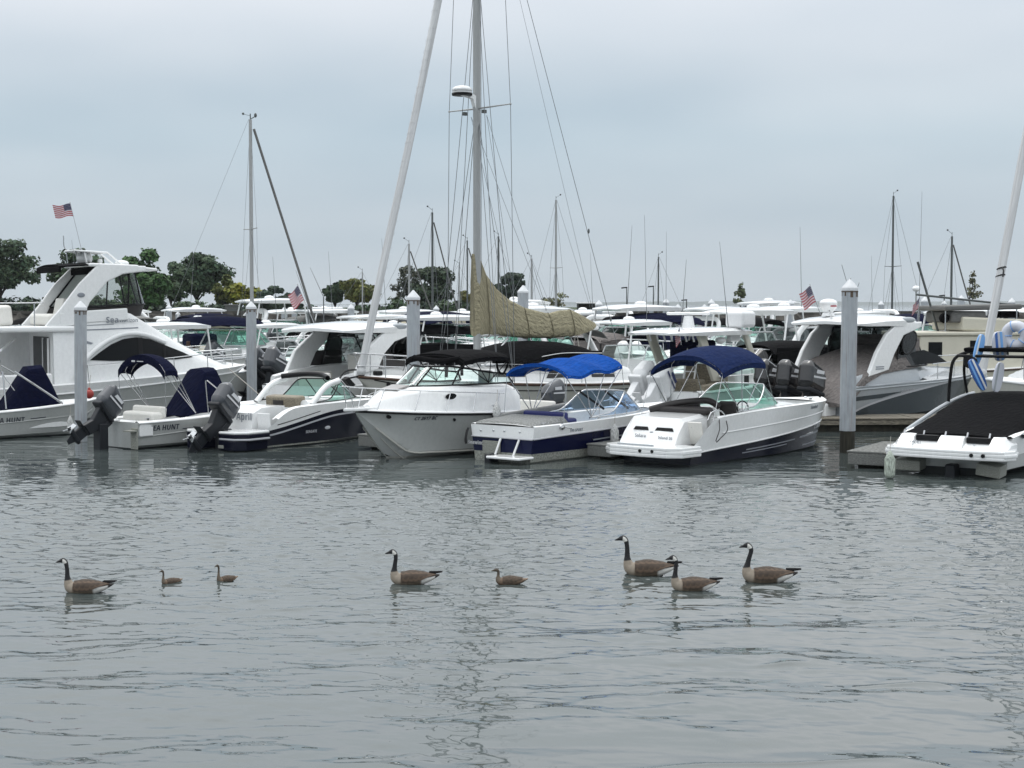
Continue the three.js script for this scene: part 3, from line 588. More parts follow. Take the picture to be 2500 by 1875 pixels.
{ // --- white bowrider with a navy hull and a navy bimini
  const t = thing('bowrider', 'white bowrider with navy lower hull and navy bimini, two black vents in its stern', 'motorboat', onLevel(1602, 1133), 49);
  const H = hullForm({ L: 8.5, B: 2.62, fs: 1.14, fb: 1.36, pw: 3.1, tm: .42, ts: .85, sk: 1.2, cv: .21, flare: .28, se: 1.5, pe: .8, hump: (q) => .12 * Math.sin(Math.PI * clamp(q * 1.05)) - .64 * Math.pow(1 - sm(-.02, .15, q), 1.4) });
  hullParts(t, H, { lo: M.bottom, m: M.navyHull, m2: M.gel, split: (q) => .33 + .50 * Math.pow(q, 1.15), boot: .04 });
  part('hull_stripe', [H.patch(.30, .62, (q) => H.vOf(q, .16 + q * .32), (q) => H.vOf(q, .19 + q * .325), .006, 14, 1), H.patch(.28, .56, (q) => H.vOf(q, .10 + q * .28), (q) => H.vOf(q, .128 + q * .285), .006, 14, 1), H.patch(.66, .86, (q) => H.vOf(q, .18 + q * .30), (q) => H.vOf(q, .235 + q * .30), .006, 12, 1), H.patch(.70, .86, (q) => H.vOf(q, .02 + q * .16), (q) => H.vOf(q, .05 + q * .17), .006, 12, 1)], mat(.22, .23, .26, { roughness: .3 }), t);
  part('side_crease', [H.along(.16, .95, (q) => H.vOf(q, .74 + .36 * q), .02, .0), H.along(.0, .99, (q) => H.vOf(q, .33 + .50 * Math.pow(q, 1.15)), .022, .006)], M.gel, t);
  part('deck', [H.gunwale(.13, .995, (q) => lerp(.26, .20, q), .02, .05), H.cover(.8, .998, .05), H.liner(.19, .82, .24, .45)], M.deck, t);
  // swim platform and the sloping engine hatch
  const pl = (y0, y1, g) => plate([[.25, -1.27 + g], [-.55, -1.25 + g], [-.82, -.9], [-.9, 0], [-.82, .9], [-.55, 1.25 - g], [.25, 1.27 - g]], y0, y1, .03).applyMatrix4(new THREE.Matrix4().makeRotationX(-Math.PI / 2));
  part('swim_platform', [pl(.26, .36, .02), pl(.34, .45, 0), pl(.43, .53, .03)], M.gel, t);
  part('engine_hatch', [loft([-1.17, -1.08, -.6, 0, .5, .62].map((z, i) => [[-.06, .50, z], [.10 + .04 * Math.abs(z), .80, z * .985], [.42, i % 5 ? 1.2 : 1.1, z * .96], [1.5, i % 5 ? 1.28 : 1.2, z * .93], [1.5, .5, z]]), true, true, .5)], M.gel, t);
  for (const s of [[-.86, -.36], [-.16, .44]]) part('vent', [plate([[s[0], 0], [s[1], -.0], [s[1] - .06, .095], [s[0] + .05, .095]], 0, .02, .006).applyMatrix4(new THREE.Matrix4().makeRotationY(-Math.PI / 2)).applyMatrix4(new THREE.Matrix4().makeRotationZ(-.42)).translate(.165, .86, 0)], M.black, t);
  part('emblem', [aftText('Solara', .085, .04, .68, -.55), aftText('Island 26', .075, .03, .66, .26), ball(.05, .13, .80, -.24, .4, .8, 1.6)], M.fadedInk, t);
  part('platform_step', [bx(.06, .05, 1.15, -.62, .545, -.22, 0, 0, 0, .02)], M.silver, t);
  part('speaker_port', [[.02, .42], [.38, .42]].map(([z, y]) => new THREE.CylinderGeometry(.045, .045, .03, 14).rotateZ(Math.PI / 2).translate(-.89 + z * .1, y, z + .1)), M.black, t);
  part('transom_door', [bx(.06, .62, .42, .55, .82, .88, 0, 0, .25, .02)], M.vinyl, t); part('latch', [ball(.05, .50, 1.0, .78, .5, 1, 1)], M.black, t);
  part('cockpit_seat', [...seat(1.5, .5, .32, 1.75, .5, -.25, .62, -1)], M.tanVinyl, t);
  part('seat_bolster', [bx(.34, .20, 1.85, 1.5, 1.34, -.22, 0, 0, .1, .09), bx(.9, .14, .26, 1.9, 1.33, -1.0, 0, 0, .05, .06), tube([[1.3, 1.32, -1.15], [1.5, 1.48, -.6], [1.8, 1.56, -.1], [2.2, 1.56, .2], [2.35, 1.4, .42]], .09, 8)], M.darkVinyl, t);
  for (const z of [-.55, .62]) part('helm_chair', [bx(.48, .18, .5, 2.7, .98, z, 0, 0, 0, .06), bx(.14, .62, .52, 2.46, 1.26, z, 0, 0, .12, .06)], M.darkVinyl, t);
  part('helm_console', [bx(.5, .72, .7, 3.5, 1.0, .62, 0, 0, .1, .08), bx(.5, .72, .7, 3.5, 1.0, -.68, 0, 0, .1, .08)], M.gel, t);
  part('steering_wheel', [new THREE.TorusGeometry(.18, .02, 6, 20).applyMatrix4(new THREE.Matrix4().makeRotationY(Math.PI / 2)).translate(3.18, 1.35, .62)], M.black, t);
  const up = (u) => 1.38 + .58 * sm(.0, .28, u) * sm(1, .72, u);
  screen(t, horseshoe(2.2, 5.3, 1.13, (u) => 1.32 + .06 * Math.sin(Math.PI * u), .7), horseshoe(2.75, 4.35, 1.03, up, .7), [0, .3, .46, .54, .7, 1], M.greenGlass, M.alu, .022);
  part('dashboard', [H.cover(.5, .62, .05, .22, .03)], M.gel, t);
  const bim = { x0: 1.35, x1: 3.45, w: 1.16, y: 2.40, rise: .20, arch: .40, crown: .12, foot: [2.3, 1.22, 1.17], hang: .12, hangEnd: .10, straps: [[0, .9, 1.1], [1, 4.0, 1.3]], bows: [0, .45, 1] };
  bimini(t, bim, M.navyTop);
  part('grab_handle', [tube([[.75, 1.16, 1.1], [.9, 1.36, 1.12], [1.3, 1.38, 1.15], [1.5, 1.24, 1.17]], .016)], M.steel, t);
  part('cleat', [cleat(1.2, 1.12, 1.18), cleat(6.6, 1.42, .75, -.4), cleat(6.6, 1.42, -.75, .4)], M.steel, t);
  part('mooring_line', [tube([[1.15, 1.16, 1.2], [.95, .92, 1.34], [.75, .60, 1.36], [.95, .72, 1.4], [1.3, .9, 1.36], [1.42, 1.12, 1.24]], .014)], M.rubber, t);
  part('registration', [H.text('CT 8014 AB', 6.7, .58, .13, 1)], M.decal, t);
  part('side_emblem', [H.text('Sundeck', 5.9, 1.2, .10, 1)], M.fadedInk, t);
  part('bow_light', [ball(.05, 7.6, 1.42, 0, 1.4, .6, 1)], M.steel, t);
  hangingFender('white fender hanging by the navy and white bowrider, beside its outer platform corner', onLevel(1462, 1098).setY(.62), .55, .12, M.fender);
}
{ // --- blue hulled bowrider with a bright blue bimini
  const t = thing('bowrider', 'blue hulled bowrider with a bright blue bimini and an empty windshield frame', 'motorboat', onLevel(1226, 1127), 50);
  const H = hullForm({ L: 7.6, B: 2.36, fs: .96, fb: 1.2, pw: 2.7, tm: .42, ts: .85, sk: 1.2, cv: .24, tw: .94 });
  hullParts(t, H, { lo: M.boot, m: M.blueHull, m2: M.gel, split: (q) => .64 + .24 * q, boot: .25 });
  part('rub_rail', [H.along(0, .995, (q) => H.vOf(q, .64 + .24 * q), .022, .004), H.aft(H.vOf(0, .64), .022)], M.stripe, t);
  part('hull_stripe', [H.patch(.34, .78, (q) => H.vOf(q, .38 + q * .22), (q) => H.vOf(q, .42 + q * .22), .006, 14, 1), H.patch(.40, .8, (q) => H.vOf(q, .30 + q * .2), (q) => H.vOf(q, .325 + q * .2), .006, 14, 1)], M.silver, t);
  part('deck', [H.gunwale(0, .995, .22, .01, .04), H.cover(.8, .998, .05), H.liner(.2, .82, .22, .4), H.cover(0, .21, .05)], M.deck, t);
  part('sunpad', [loft([-1.06, -.9, 0, .9, 1.02].map((z, i) => [[.05, .98, z], [.16, i % 4 ? 1.06 : 1.0, z], [1.5, i % 4 ? 1.16 : 1.05, z], [1.6, .98, z]]), true, true, .5)], mat(.26, .27, .265, { roughness: .7, map: T.speck }), t);
  part('port_coaming', [bx(3.4, .16, .2, 2.6, 1.18, -1.0, 0, .03, .05, .07)], mat(.28, .29, .285, { roughness: .6, map: T.speck }), t);
  part('cockpit_seat', [bx(.5, .34, 1.5, 1.95, .92, .1, 0, 0, 0, .08), bx(.16, .4, 1.5, 1.72, 1.06, .1, 0, 0, 0, .06)], mat(.012, .018, .12, { roughness: .5 }), t);
  part('swim_platform', [bx(.62, .07, 1.15, -.34, .17, .55, 0, 0, 0, .03)], M.gel, t);
  part('platform_post', [rod([-.04, .62, -.02], [-.22, .2, -.06], .032), rod([-.04, .62, .62], [-.22, .2, .56], .032)], M.gel, t);
  part('outdrive', [bx(.4, .42, .22, -.26, .02, -.15, 0, 0, 0, .06), rod([-.3, -.3, -.15], [-.55, -.12, -.15], .09)], M.engine, t);
  part('drive_plate', [bx(.03, .36, .62, -.03, .36, -.35, 0, 0, 0, .01)], M.boot, t);
  part('lettering', [aftText('Seawind 45', .10, -.03, .42, -.82)], M.decal, t);
  part('deck_fitting', [[-.75, .8], [-.3, .82], [.08, .82], [.62, .82]].map(([z, y]) => ball(.036, -.005, y, z, .5, 1, 1)), M.steel, t);
  part('boarding_handle', [tube([[1.2, .98, 1.1], [1.25, .9, 1.2], [1.45, .86, 1.22]], .016), ball(.09, 1.15, .92, 1.13, 1.4, 1, .6)], M.steel, t);
  const top = (u) => 1.12 + .58 * sm(0, .26, u) * sm(1, .74, u);
  screen(t, horseshoe(2.5, 5.9, 1.03, (u) => 1.08 + .06 * Math.sin(Math.PI * u), .7), horseshoe(3.2, 4.95, .92, top, .7), [0, .30, .5, .70, 1], M.blueGlass, M.alu, .026);
  part('windshield_brace', [rod([4.2, 1.66, -.6], [5.2, 1.12, -.5], .035), rod([4.6, 1.68, 0], [5.6, 1.14, .1], .035)], M.black, t);
  bimini(t, { x0: 1.45, x1: 3.95, w: 1.06, y: 2.30, rise: .20, arch: .26, crown: .02, ridge: 2.6, foot: [2.55, 1.1, 1.05], hang: .06, hangEnd: .07, straps: [[0, 1.3, 1.0], [1, 4.2, 1.1]], bows: [0, .32, .68, 1] }, M.blueTop);
  part('side_emblem', [H.text('190 SPORT', 1.5, .76, .08, 1)], M.fadedInk, t);
  part('cleat', [cleat(.5, 1.0, 1.0), cleat(.5, 1.0, -1.0), cleat(5.4, 1.16, .6, -.4)], M.steel, t);
  part('rope_coil', [tube([[-.1, .86, -1.12], [-.14, .62, -1.16], [-.1, .42, -1.2], [-.08, .5, -1.24], [-.06, .8, -1.2]], .03)], M.rubber, t);
  const s1 = hangingFender('white fender lying on the port deck of the blue hulled bowrider', v3([0, 0, 0]), .42, .11, M.fender); s1.position.copy(t.localToWorld(new THREE.Vector3(1.0, 1.24, -1.0)));
  const s2 = hangingFender('white fender hanging on the starboard side of the blue hulled bowrider', v3([0, 0, 0]), .55, .12, M.fender); t.updateMatrixWorld(); s2.position.copy(t.localToWorld(new THREE.Vector3(3.2, .56, 1.36))); s1.position.copy(t.localToWorld(new THREE.Vector3(.95, 1.24, -1.0)));
}
{ // --- white walkaround, bow to the left
  const L = 7.9, yaw = 230, t = thing('walkaround_boat', 'white walkaround cabin boat with black canvas and bow rail, bow to the left', 'motorboat', byBow(865, 1003, 41.3, L, yaw), yaw);
  const H = hullForm({ L, B: 2.75, fs: 1.05, fb: 1.36, pw: 2.7, tm: .4, ts: .80, sk: 1.12, flare: .40, fe: 1.7, se: 1.6, cv: .30 });
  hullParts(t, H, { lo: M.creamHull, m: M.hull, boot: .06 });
  part('chine_strake', [H.along(0, .93, .30, .03, .012), H.along(.05, .9, .18, .016, .004)], M.creamHull, t);
  part('rub_rail', [H.along(0, .998, .985, .034, .012), H.aft(.985, .034)], M.black, t);
  part('toe_cap', [H.along(0, .998, .999, .036, -.02)], M.gel, t);
  part('deck', [H.gunwale(0, .995, .34, -.03, .05), H.cover(.42, .998, .06, .02, .02), H.liner(.03, .3, .3, .4)], M.deck, t);
  part('bow_pulpit', [plate([[7.3, -.32], [8.05, -.2], [8.3, 0], [8.05, .2], [7.3, .32]], 0, .09, .03).applyMatrix4(new THREE.Matrix4().makeRotationX(Math.PI / 2)).translate(0, 1.45, 0)], M.gel, t);
  const st = [[2.3, 1.12, 1.08, 1.0, 1.78], [2.7, 1.13, 1.1, 1.0, 1.92], [4.8, 1.08, 1.2, .94, 1.97], [5.8, .97, 1.24, .82, 1.94], [6.5, .78, 1.3, .6, 1.84], [7.0, .54, 1.34, .38, 1.67], [7.4, .3, 1.38, .17, 1.46]];
  part('cabin', [loft(st.map(([x, wb, yb, wt, yt]) => [[x, yb, wb], [x, yt - .14, wt + .05], [x, yt - .03, wt - .06], [x, yt + .02, wt * .5], [x, yt + .03, 0], [x, yt + .02, -wt * .5], [x, yt - .03, -wt + .06], [x, yt - .14, -wt - .05], [x, yb, -wb]]), true, true, .7)], M.gel, t);
  part('cabin_port', [ball(.2, 5.15, 1.66, -.985, 1.15, .42, .12, 16), ball(.2, 5.15, 1.66, .985, 1.15, .42, .12, 16)], M.darkGlass, t);
  part('fore_hatch', [bx(.5, .05, .62, 6.35, 1.92, 0, 0, 0, -.2, .02)], mat(.3, .28, .27, { roughness: .2 }), t);
  part('hawse_port', [ball(.075, ...H.off(.90, .86, -1, .005), 1.5, .8, .4), ball(.075, ...H.off(.90, .86, 1, .005), 1.5, .8, .4)], M.black, t);
  const tp = (u) => 2.0 + .47 * sm(-.25, .3, u) * sm(1.25, .7, u);
  screen(t, horseshoe(2.55, 6.05, 1.0, 1.95, .7), horseshoe(2.75, 5.35, .93, tp, .7), [0, .2, .4, .6, .8, 1], M.glass, M.black, .03);
  part('windshield_post', [rod([5.97, 1.98, -.3], [5.28, 2.46, -.26], .035), rod([5.97, 1.98, .3], [5.28, 2.46, .26], .035)], M.gel, t);
  bimini(t, { x0: 2.85, x1: 4.75, w: 1.12, y: 2.70, rise: -.06, arch: .15, crown: .07, foot: [3.6, 1.98, 1.0], hang: .10, hangEnd: .16, straps: [[0, 2.4, 1.5], [1, 5.0, 2.3]], bows: [0, .4, .75, 1] }, M.blackCloth, M.black);
  part('rolled_curtain', [tube([[4.7, 2.68, -.9], [4.85, 2.6, -.4], [4.85, 2.62, .1], [4.75, 2.68, .8]], .08, 8), rod([4.4, 2.72, -.7], [4.45, 2.2, -.75], .045), rod([3.9, 2.72, .3], [3.95, 2.1, .3], .05), tube([[3.3, 2.66, -1.05], [3.2, 2.36, -1.0], [3.0, 2.2, -1.0], [2.85, 2.35, -1.02], [2.75, 2.66, -1.05]], .03)], M.blackCloth, t);
  part('helm_console', [bx(.5, .7, .7, 4.2, 1.6, -.45, 0, 0, 0, .06)], M.gel, t); part('helm_chair', [bx(.4, .16, .5, 3.3, 1.75, -.45, 0, 0, 0, .05), bx(.12, .5, .5, 3.1, 2.05, -.45, 0, 0, 0, .05)], M.vinyl, t);
  part('stern_bench', [...seat(1.6, .4, .4, .5, .5, 0, .45, -1)], M.vinyl, t);
  const R = (q, up, inn) => { const a = H.S(q, 1, 1); return [a[0], a[1] + up, a[2] - inn]; };
  for (const s of [1, -1]) {
    const top = [.40, .5, .62, .74, .86, .96].map(q => R(q, lerp(.50, .62, q), .16)); top.push([8.2, 2.02, .1]);
    const m = top.map(a => [a[0], a[1], a[2] * s]);
    part('bow_rail', rail(m, [.44, .56, .68, .8, .92].map(q => { const a = R(q + .02, .0, .06), b = R(q - .012, lerp(.50, .62, q), .16); return [[a[0], a[1], a[2] * s], [b[0], b[1], b[2] * s]]; }), .016), M.steel, t);
  }
  part('pulpit_rail', [tube([[8.2, 2.02, .1], [8.34, 2.03, 0], [8.2, 2.02, -.1]], .016), rod([8.05, 1.45, .14], [8.2, 2.02, .1], .014), rod([8.05, 1.45, -.14], [8.2, 2.02, -.1], .014)], M.steel, t);
  part('registration', [H.text('CT 2617 BC', 6.45, 1.07, .09, -1, .012)], M.ink, t); part('registration_sticker', [ball(.06, ...H.off(.66, H.vOf(.66, 1.04), -1, .004), 1, 1, .2)], M.black, t);
  part('cleat', [cleat(6.9, 1.42, -.42, .3), cleat(6.9, 1.42, .42, -.3), cleat(3.6, 1.3, -1.2)], M.steel, t);
  part('rope_coil', [tube([[3.9, 1.1, -1.42], [3.88, .7, -1.42], [3.9, .35, -1.42], [4.02, .4, -1.44], [4.0, .9, -1.44]], .04)], M.rubber, t);
  outboard(t, -.28, .92, 0, 8, M.cowlGrey, { s: 1.05 });
}
{ // --- navy bowrider with the large grey outboard
  const t = thing('bowrider', 'dark navy bowrider with green tinted windshield and one large tilted grey outboard', 'motorboat', byMid(573, 45.4), 55);
  const H = hullForm({ L: 6.7, B: 2.6, fs: 1.08, fb: 1.16, pw: 2.6, tm: .42, ts: .85, sk: 1.2, cv: .24, hump: (q) => -.52 * Math.pow(1 - sm(-.02, .22, q), 1.4) + .1 * Math.sin(Math.PI * q) });
  const line = (q) => .36 + .40 * sm(.0, .5, q) + .14 * q;
  hullParts(t, H, { lo: M.bottom, m: M.navyHull, m2: M.gel, split: (q) => Math.min(line(q) + .17, H.hs(q) - .01), boot: .05 });
  part('hull_stripe', [H.patch(0, .98, (q) => H.vOf(q, line(q)), (q) => H.vOf(q, line(q) + .055), .006, 40, 1)], M.stripe, t);
  part('boot_stripe', [H.patch(0, .95, (q) => H.vOf(q, .04), (q) => H.vOf(q, .085), .006, 30, 1)], M.boot, t);
  part('accent', [H.patch(.08, .34, (q) => H.vOf(q, line(q) + .27), (q) => H.vOf(q, line(q) + .30 - .02 * q), .006, 12, 1)], M.black, t);
  part('deck', [H.gunwale(.08, .995, .25, .0, .05), H.cover(.82, .998, .04), H.liner(.2, .83, .24, .42)], M.deck, t);
  const pl = (y0, y1, g, hw = 1.27) => plate([[.1, -hw + g], [-.75, -hw + g], [-1.02, -.95], [-1.02, -.34], [-.5, -.3], [-.5, .3], [-1.02, .34], [-1.02, .95], [-.75, hw - g], [.1, hw - g]], y0, y1, .025).applyMatrix4(new THREE.Matrix4().makeRotationX(-Math.PI / 2));
  part('swim_platform', [pl(.49, .56, .02)], M.gel, t); part('platform_band', [pl(.37, .49, .0)], M.navyHull, t); part('platform_edge', [pl(.31, .372, -.01)], M.stripe, t); part('platform_base', [pl(.02, .31, .10)], M.navyHull, t);
  part('transom_seat', [loft([-1.2, -1.1, 0, .55, .6].map((z, i) => [[.02, .55, z], [.12, 1.02, z * .97], [.5, 1.16, z * .96], [1.45, 1.18, z * .95], [1.5, .5, z]]), true, true, .5)], M.gel, t);
  part('walkway_panel', [bx(.05, .5, .5, .25, .78, .9, 0, 0, .1, .02)], M.deck, t);
  part('lettering', [aftText('April', .20, .05, .82, .28)], M.fadedInk, t);
  part('cockpit_bench', [bx(.42, .5, 1.3, 1.9, 1.2, .2, 0, 0, .08, .08)], M.tanVinyl, t); part('bench_emblem', [bx(.02, .14, .42, 1.68, 1.24, .1, 0, 0, .08, .01)], M.darkVinyl, t);
  part('wakeboard_speaker', [new THREE.CylinderGeometry(.16, .16, .3, 16).rotateZ(Math.PI / 2).translate(2.0, 1.18, 1.0)], M.gel, t);
  part('sport_arch', [tube([[2.0, 1.18, 1.14], [2.7, 1.72, 1.12], [3.3, 1.86, 1.08]], .09, 10), tube([[2.0, 1.18, -1.14], [2.7, 1.72, -1.12], [3.3, 1.86, -1.08]], .09, 10)], M.gel, t);
  part('folded_canopy', [tube([[2.9, 1.95, 1.0], [3.2, 2.02, .5], [3.3, 2.02, -.4], [3.0, 1.95, -1.0]], .08, 8)], M.black, t);
  const tp = (u) => 1.26 + .60 * sm(0, .24, u) * sm(1, .76, u);
  screen(t, horseshoe(2.0, 4.9, 1.13, (u) => 1.24 + .06 * Math.sin(Math.PI * u), .68), horseshoe(2.6, 4.0, 1.02, tp, .68), [0, .28, .46, .56, .72, 1], M.greenGlass, M.black, .02);
  part('helm_console', [bx(.5, .66, .66, 3.25, 1.0, .6, 0, 0, 0, .06), bx(.5, .66, .66, 3.25, 1.0, -.6, 0, 0, 0, .06)], M.gel, t);
  part('registration', [H.text('CT 1152 BF', 5.15, .82, .10, 1)], M.decal, t); part('side_emblem', [H.text('SEAGATE', 1.75, .36, .08, 1), ball(.08, ...H.off(.40, H.vOf(.40, .47), 1, .002), 1.6, .7, .2)], M.stripe, t);
  part('bow_rail', [rail([[4.7, 1.2, .9], [5.2, 1.34, .72], [5.9, 1.36, .42], [6.3, 1.26, .2]], [[[5.2, 1.12, .76], [5.2, 1.34, .72]]])], M.steel, t);
  part('exhaust_box', [bx(.1, .1, .22, -.98, .12, .42, 0, 0, 0, .02)], M.boot, t);
  outboard(t, -.50, .70, 0, 48, M.cowlGrey, { s: 1.16 });
  part('jack_plate', [bx(.34, .7, .36, -.5, .24, 0, 0, 0, 0, .03)], M.engine, t);
}
function consoleBoat(label, pos, yaw, o) { // white open boat with a covered console
  const t = thing('center_console', label, 'motorboat', pos, yaw);
  const H = hullForm({ L: o.L, B: o.B || 2.4, fs: o.fs || .78, fb: o.fb || 1.12, pw: 2.4, tm: .42, ts: .85, sk: 1.2, tw: .92 });
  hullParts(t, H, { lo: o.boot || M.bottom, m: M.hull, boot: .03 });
  part('spray_step', [H.along(0, .97, (q) => H.vOf(q, .34 + .34 * q), .02, .004)], M.hull, t);
  part('rub_rail', [H.along(0, .998, .985, .026, .008)], M.gel, t);
  part('deck', [H.gunwale(.0, .998, .22, .0, .04), H.cover(.80, .998, .04), H.liner(.09, .82, .2, .3)], M.deck, t);
  part('transom_well', [plate([[.05, .34], [.5, .34], [.6, .74], [.56, .78], [.0, .40]], -.5, .5, .02), bx(.5, .44, .55, .3, .58, -.82, 0, 0, 0, .05), bx(.5, .44, .55, .3, .58, .82, 0, 0, 0, .05)], M.gel, t);
  part('stern_seat', [bx(.42, .34, 1.5, .98, .84, 0, 0, 0, 0, .1), bx(.18, .34, 1.5, 1.22, 1.0, 0, 0, 0, -.1, .08)], M.vinyl, t);
  const c = o.cx;
  part('console_cover', [loft([[c - .95, .62, .92, .82], [c - .5, .66, 1.0, 1.62], [c - .12, .6, 1.0, 2.2], [c + .35, .56, .98, 2.24], [c + .62, .6, .98, 1.7], [c + .85, .66, .96, 1.0]].map(([x, w, b, y]) => [[x, b - .1, w], [x, lerp(b, y, .55), w * .93], [x, y - .08, w * .72], [x, y, w * .45], [x, y + .015, 0], [x, y, -w * .45], [x, y - .08, -w * .72], [x, lerp(b, y, .55), -w * .93], [x, b - .1, -w]]), true, true, .8)], M.navyCloth, t);
  part('cleat', [cleat(.4, .84, 1.02), cleat(.4, .84, -1.02), cleat(5, 1.06, .62, -.3)], M.steel, t);
  part('lettering', [H.text('SEA HUNT', o.tx, .52, .155, 1), H.patch(o.tx / o.L + .19, o.tx / o.L + .27, H.vOf(.5, .56), H.vOf(.5, .585), .005, 4, 1, .5, [1])], M.ink, t);
  return [t, H];
}
{
  const [t, H] = consoleBoat('white center console boat with navy canvas bimini and tilted grey outboard, beside the navy bowrider', onLevel(282, 1093), 50, { L: 6.1, cx: 3.1, tx: .42 });
  bimini(t, { x0: .95, x1: 1.4, w: 1.12, y: 2.26, rise: -.03, arch: .42, crown: .03, foot: [2.1, .95, 1.08], hang: .12, hangEnd: .22, bows: [0, .5, 1], straps: [[0, 1.0, .86]] }, M.navyCloth);
  part('canopy_logo', [bx(.01, .05, .16, .92, 2.5, -.35), bx(.01, .025, .3, .92, 2.5, -.02)], M.decal, t);
  part('fishing_brace', [rod([2.6, 1.9, 1.0], [3.9, .98, 1.02], .022), rod([2.55, 1.9, .98], [2.62, .9, 1.02], .018)], M.alu, t);
  outboard(t, -.34, .74, 0, 55, M.cowlGrey, { s: 1.06 });
  part('jack_plate', [bx(.3, .8, .34, -.5, .34, 0, 0, 0, 0, .03)], M.engine, t);
  part('boarding_ladder', [bx(.05, .62, .3, -.05, .32, .98, 0, 0, 0, .015), bx(.3, .04, .3, -.18, .55, .98)], M.boot, t);
  const f = hangingFender('off white fender hanging at the stern corner of the left center console boat', t.localToWorld(new THREE.Vector3(.0, .0, 0)), .5, .1, M.fender); f.position.copy(onLevel(172, 1072).setY(.42));
}
{
  const L = 6.4, [t] = consoleBoat('white center console boat cut by the left edge, its console under a navy cover', byBow(238, 982, 50.8, L, 32), 32, { L, cx: 4.2, tx: 2.75, boot: M.bottom });
  part('cover_pole', [rod([3.15, 2.1, .92], [3.2, .95, 1.1], .026), rod([3.5, 2.1, .95], [5.0, 1.05, .95], .034)], M.alu, t);
  part('folded_canopy', [loft([[1.8, .1], [2.0, .24], [2.6, .27], [3.0, .2], [3.15, .08]].map(([x, r]) => Array.from({ length: 10 }, (_, i) => { const a = i * .628; return [x, 2.42 + Math.sin(a) * r, .4 + Math.cos(a) * r * 3.2]; })))], M.navyCloth, t);
  part('canopy_arm', [rod([3.1, 2.3, .95], [4.1, 1.7, .98], .016), rod([3.0, 2.25, .9], [3.5, 1.5, .95], .016)], M.alu, t);
  part('leaning_post', [bx(.5, .5, .9, 2.6, 1.0, 0, 0, 0, 0, .1)], M.vinyl, t);
}
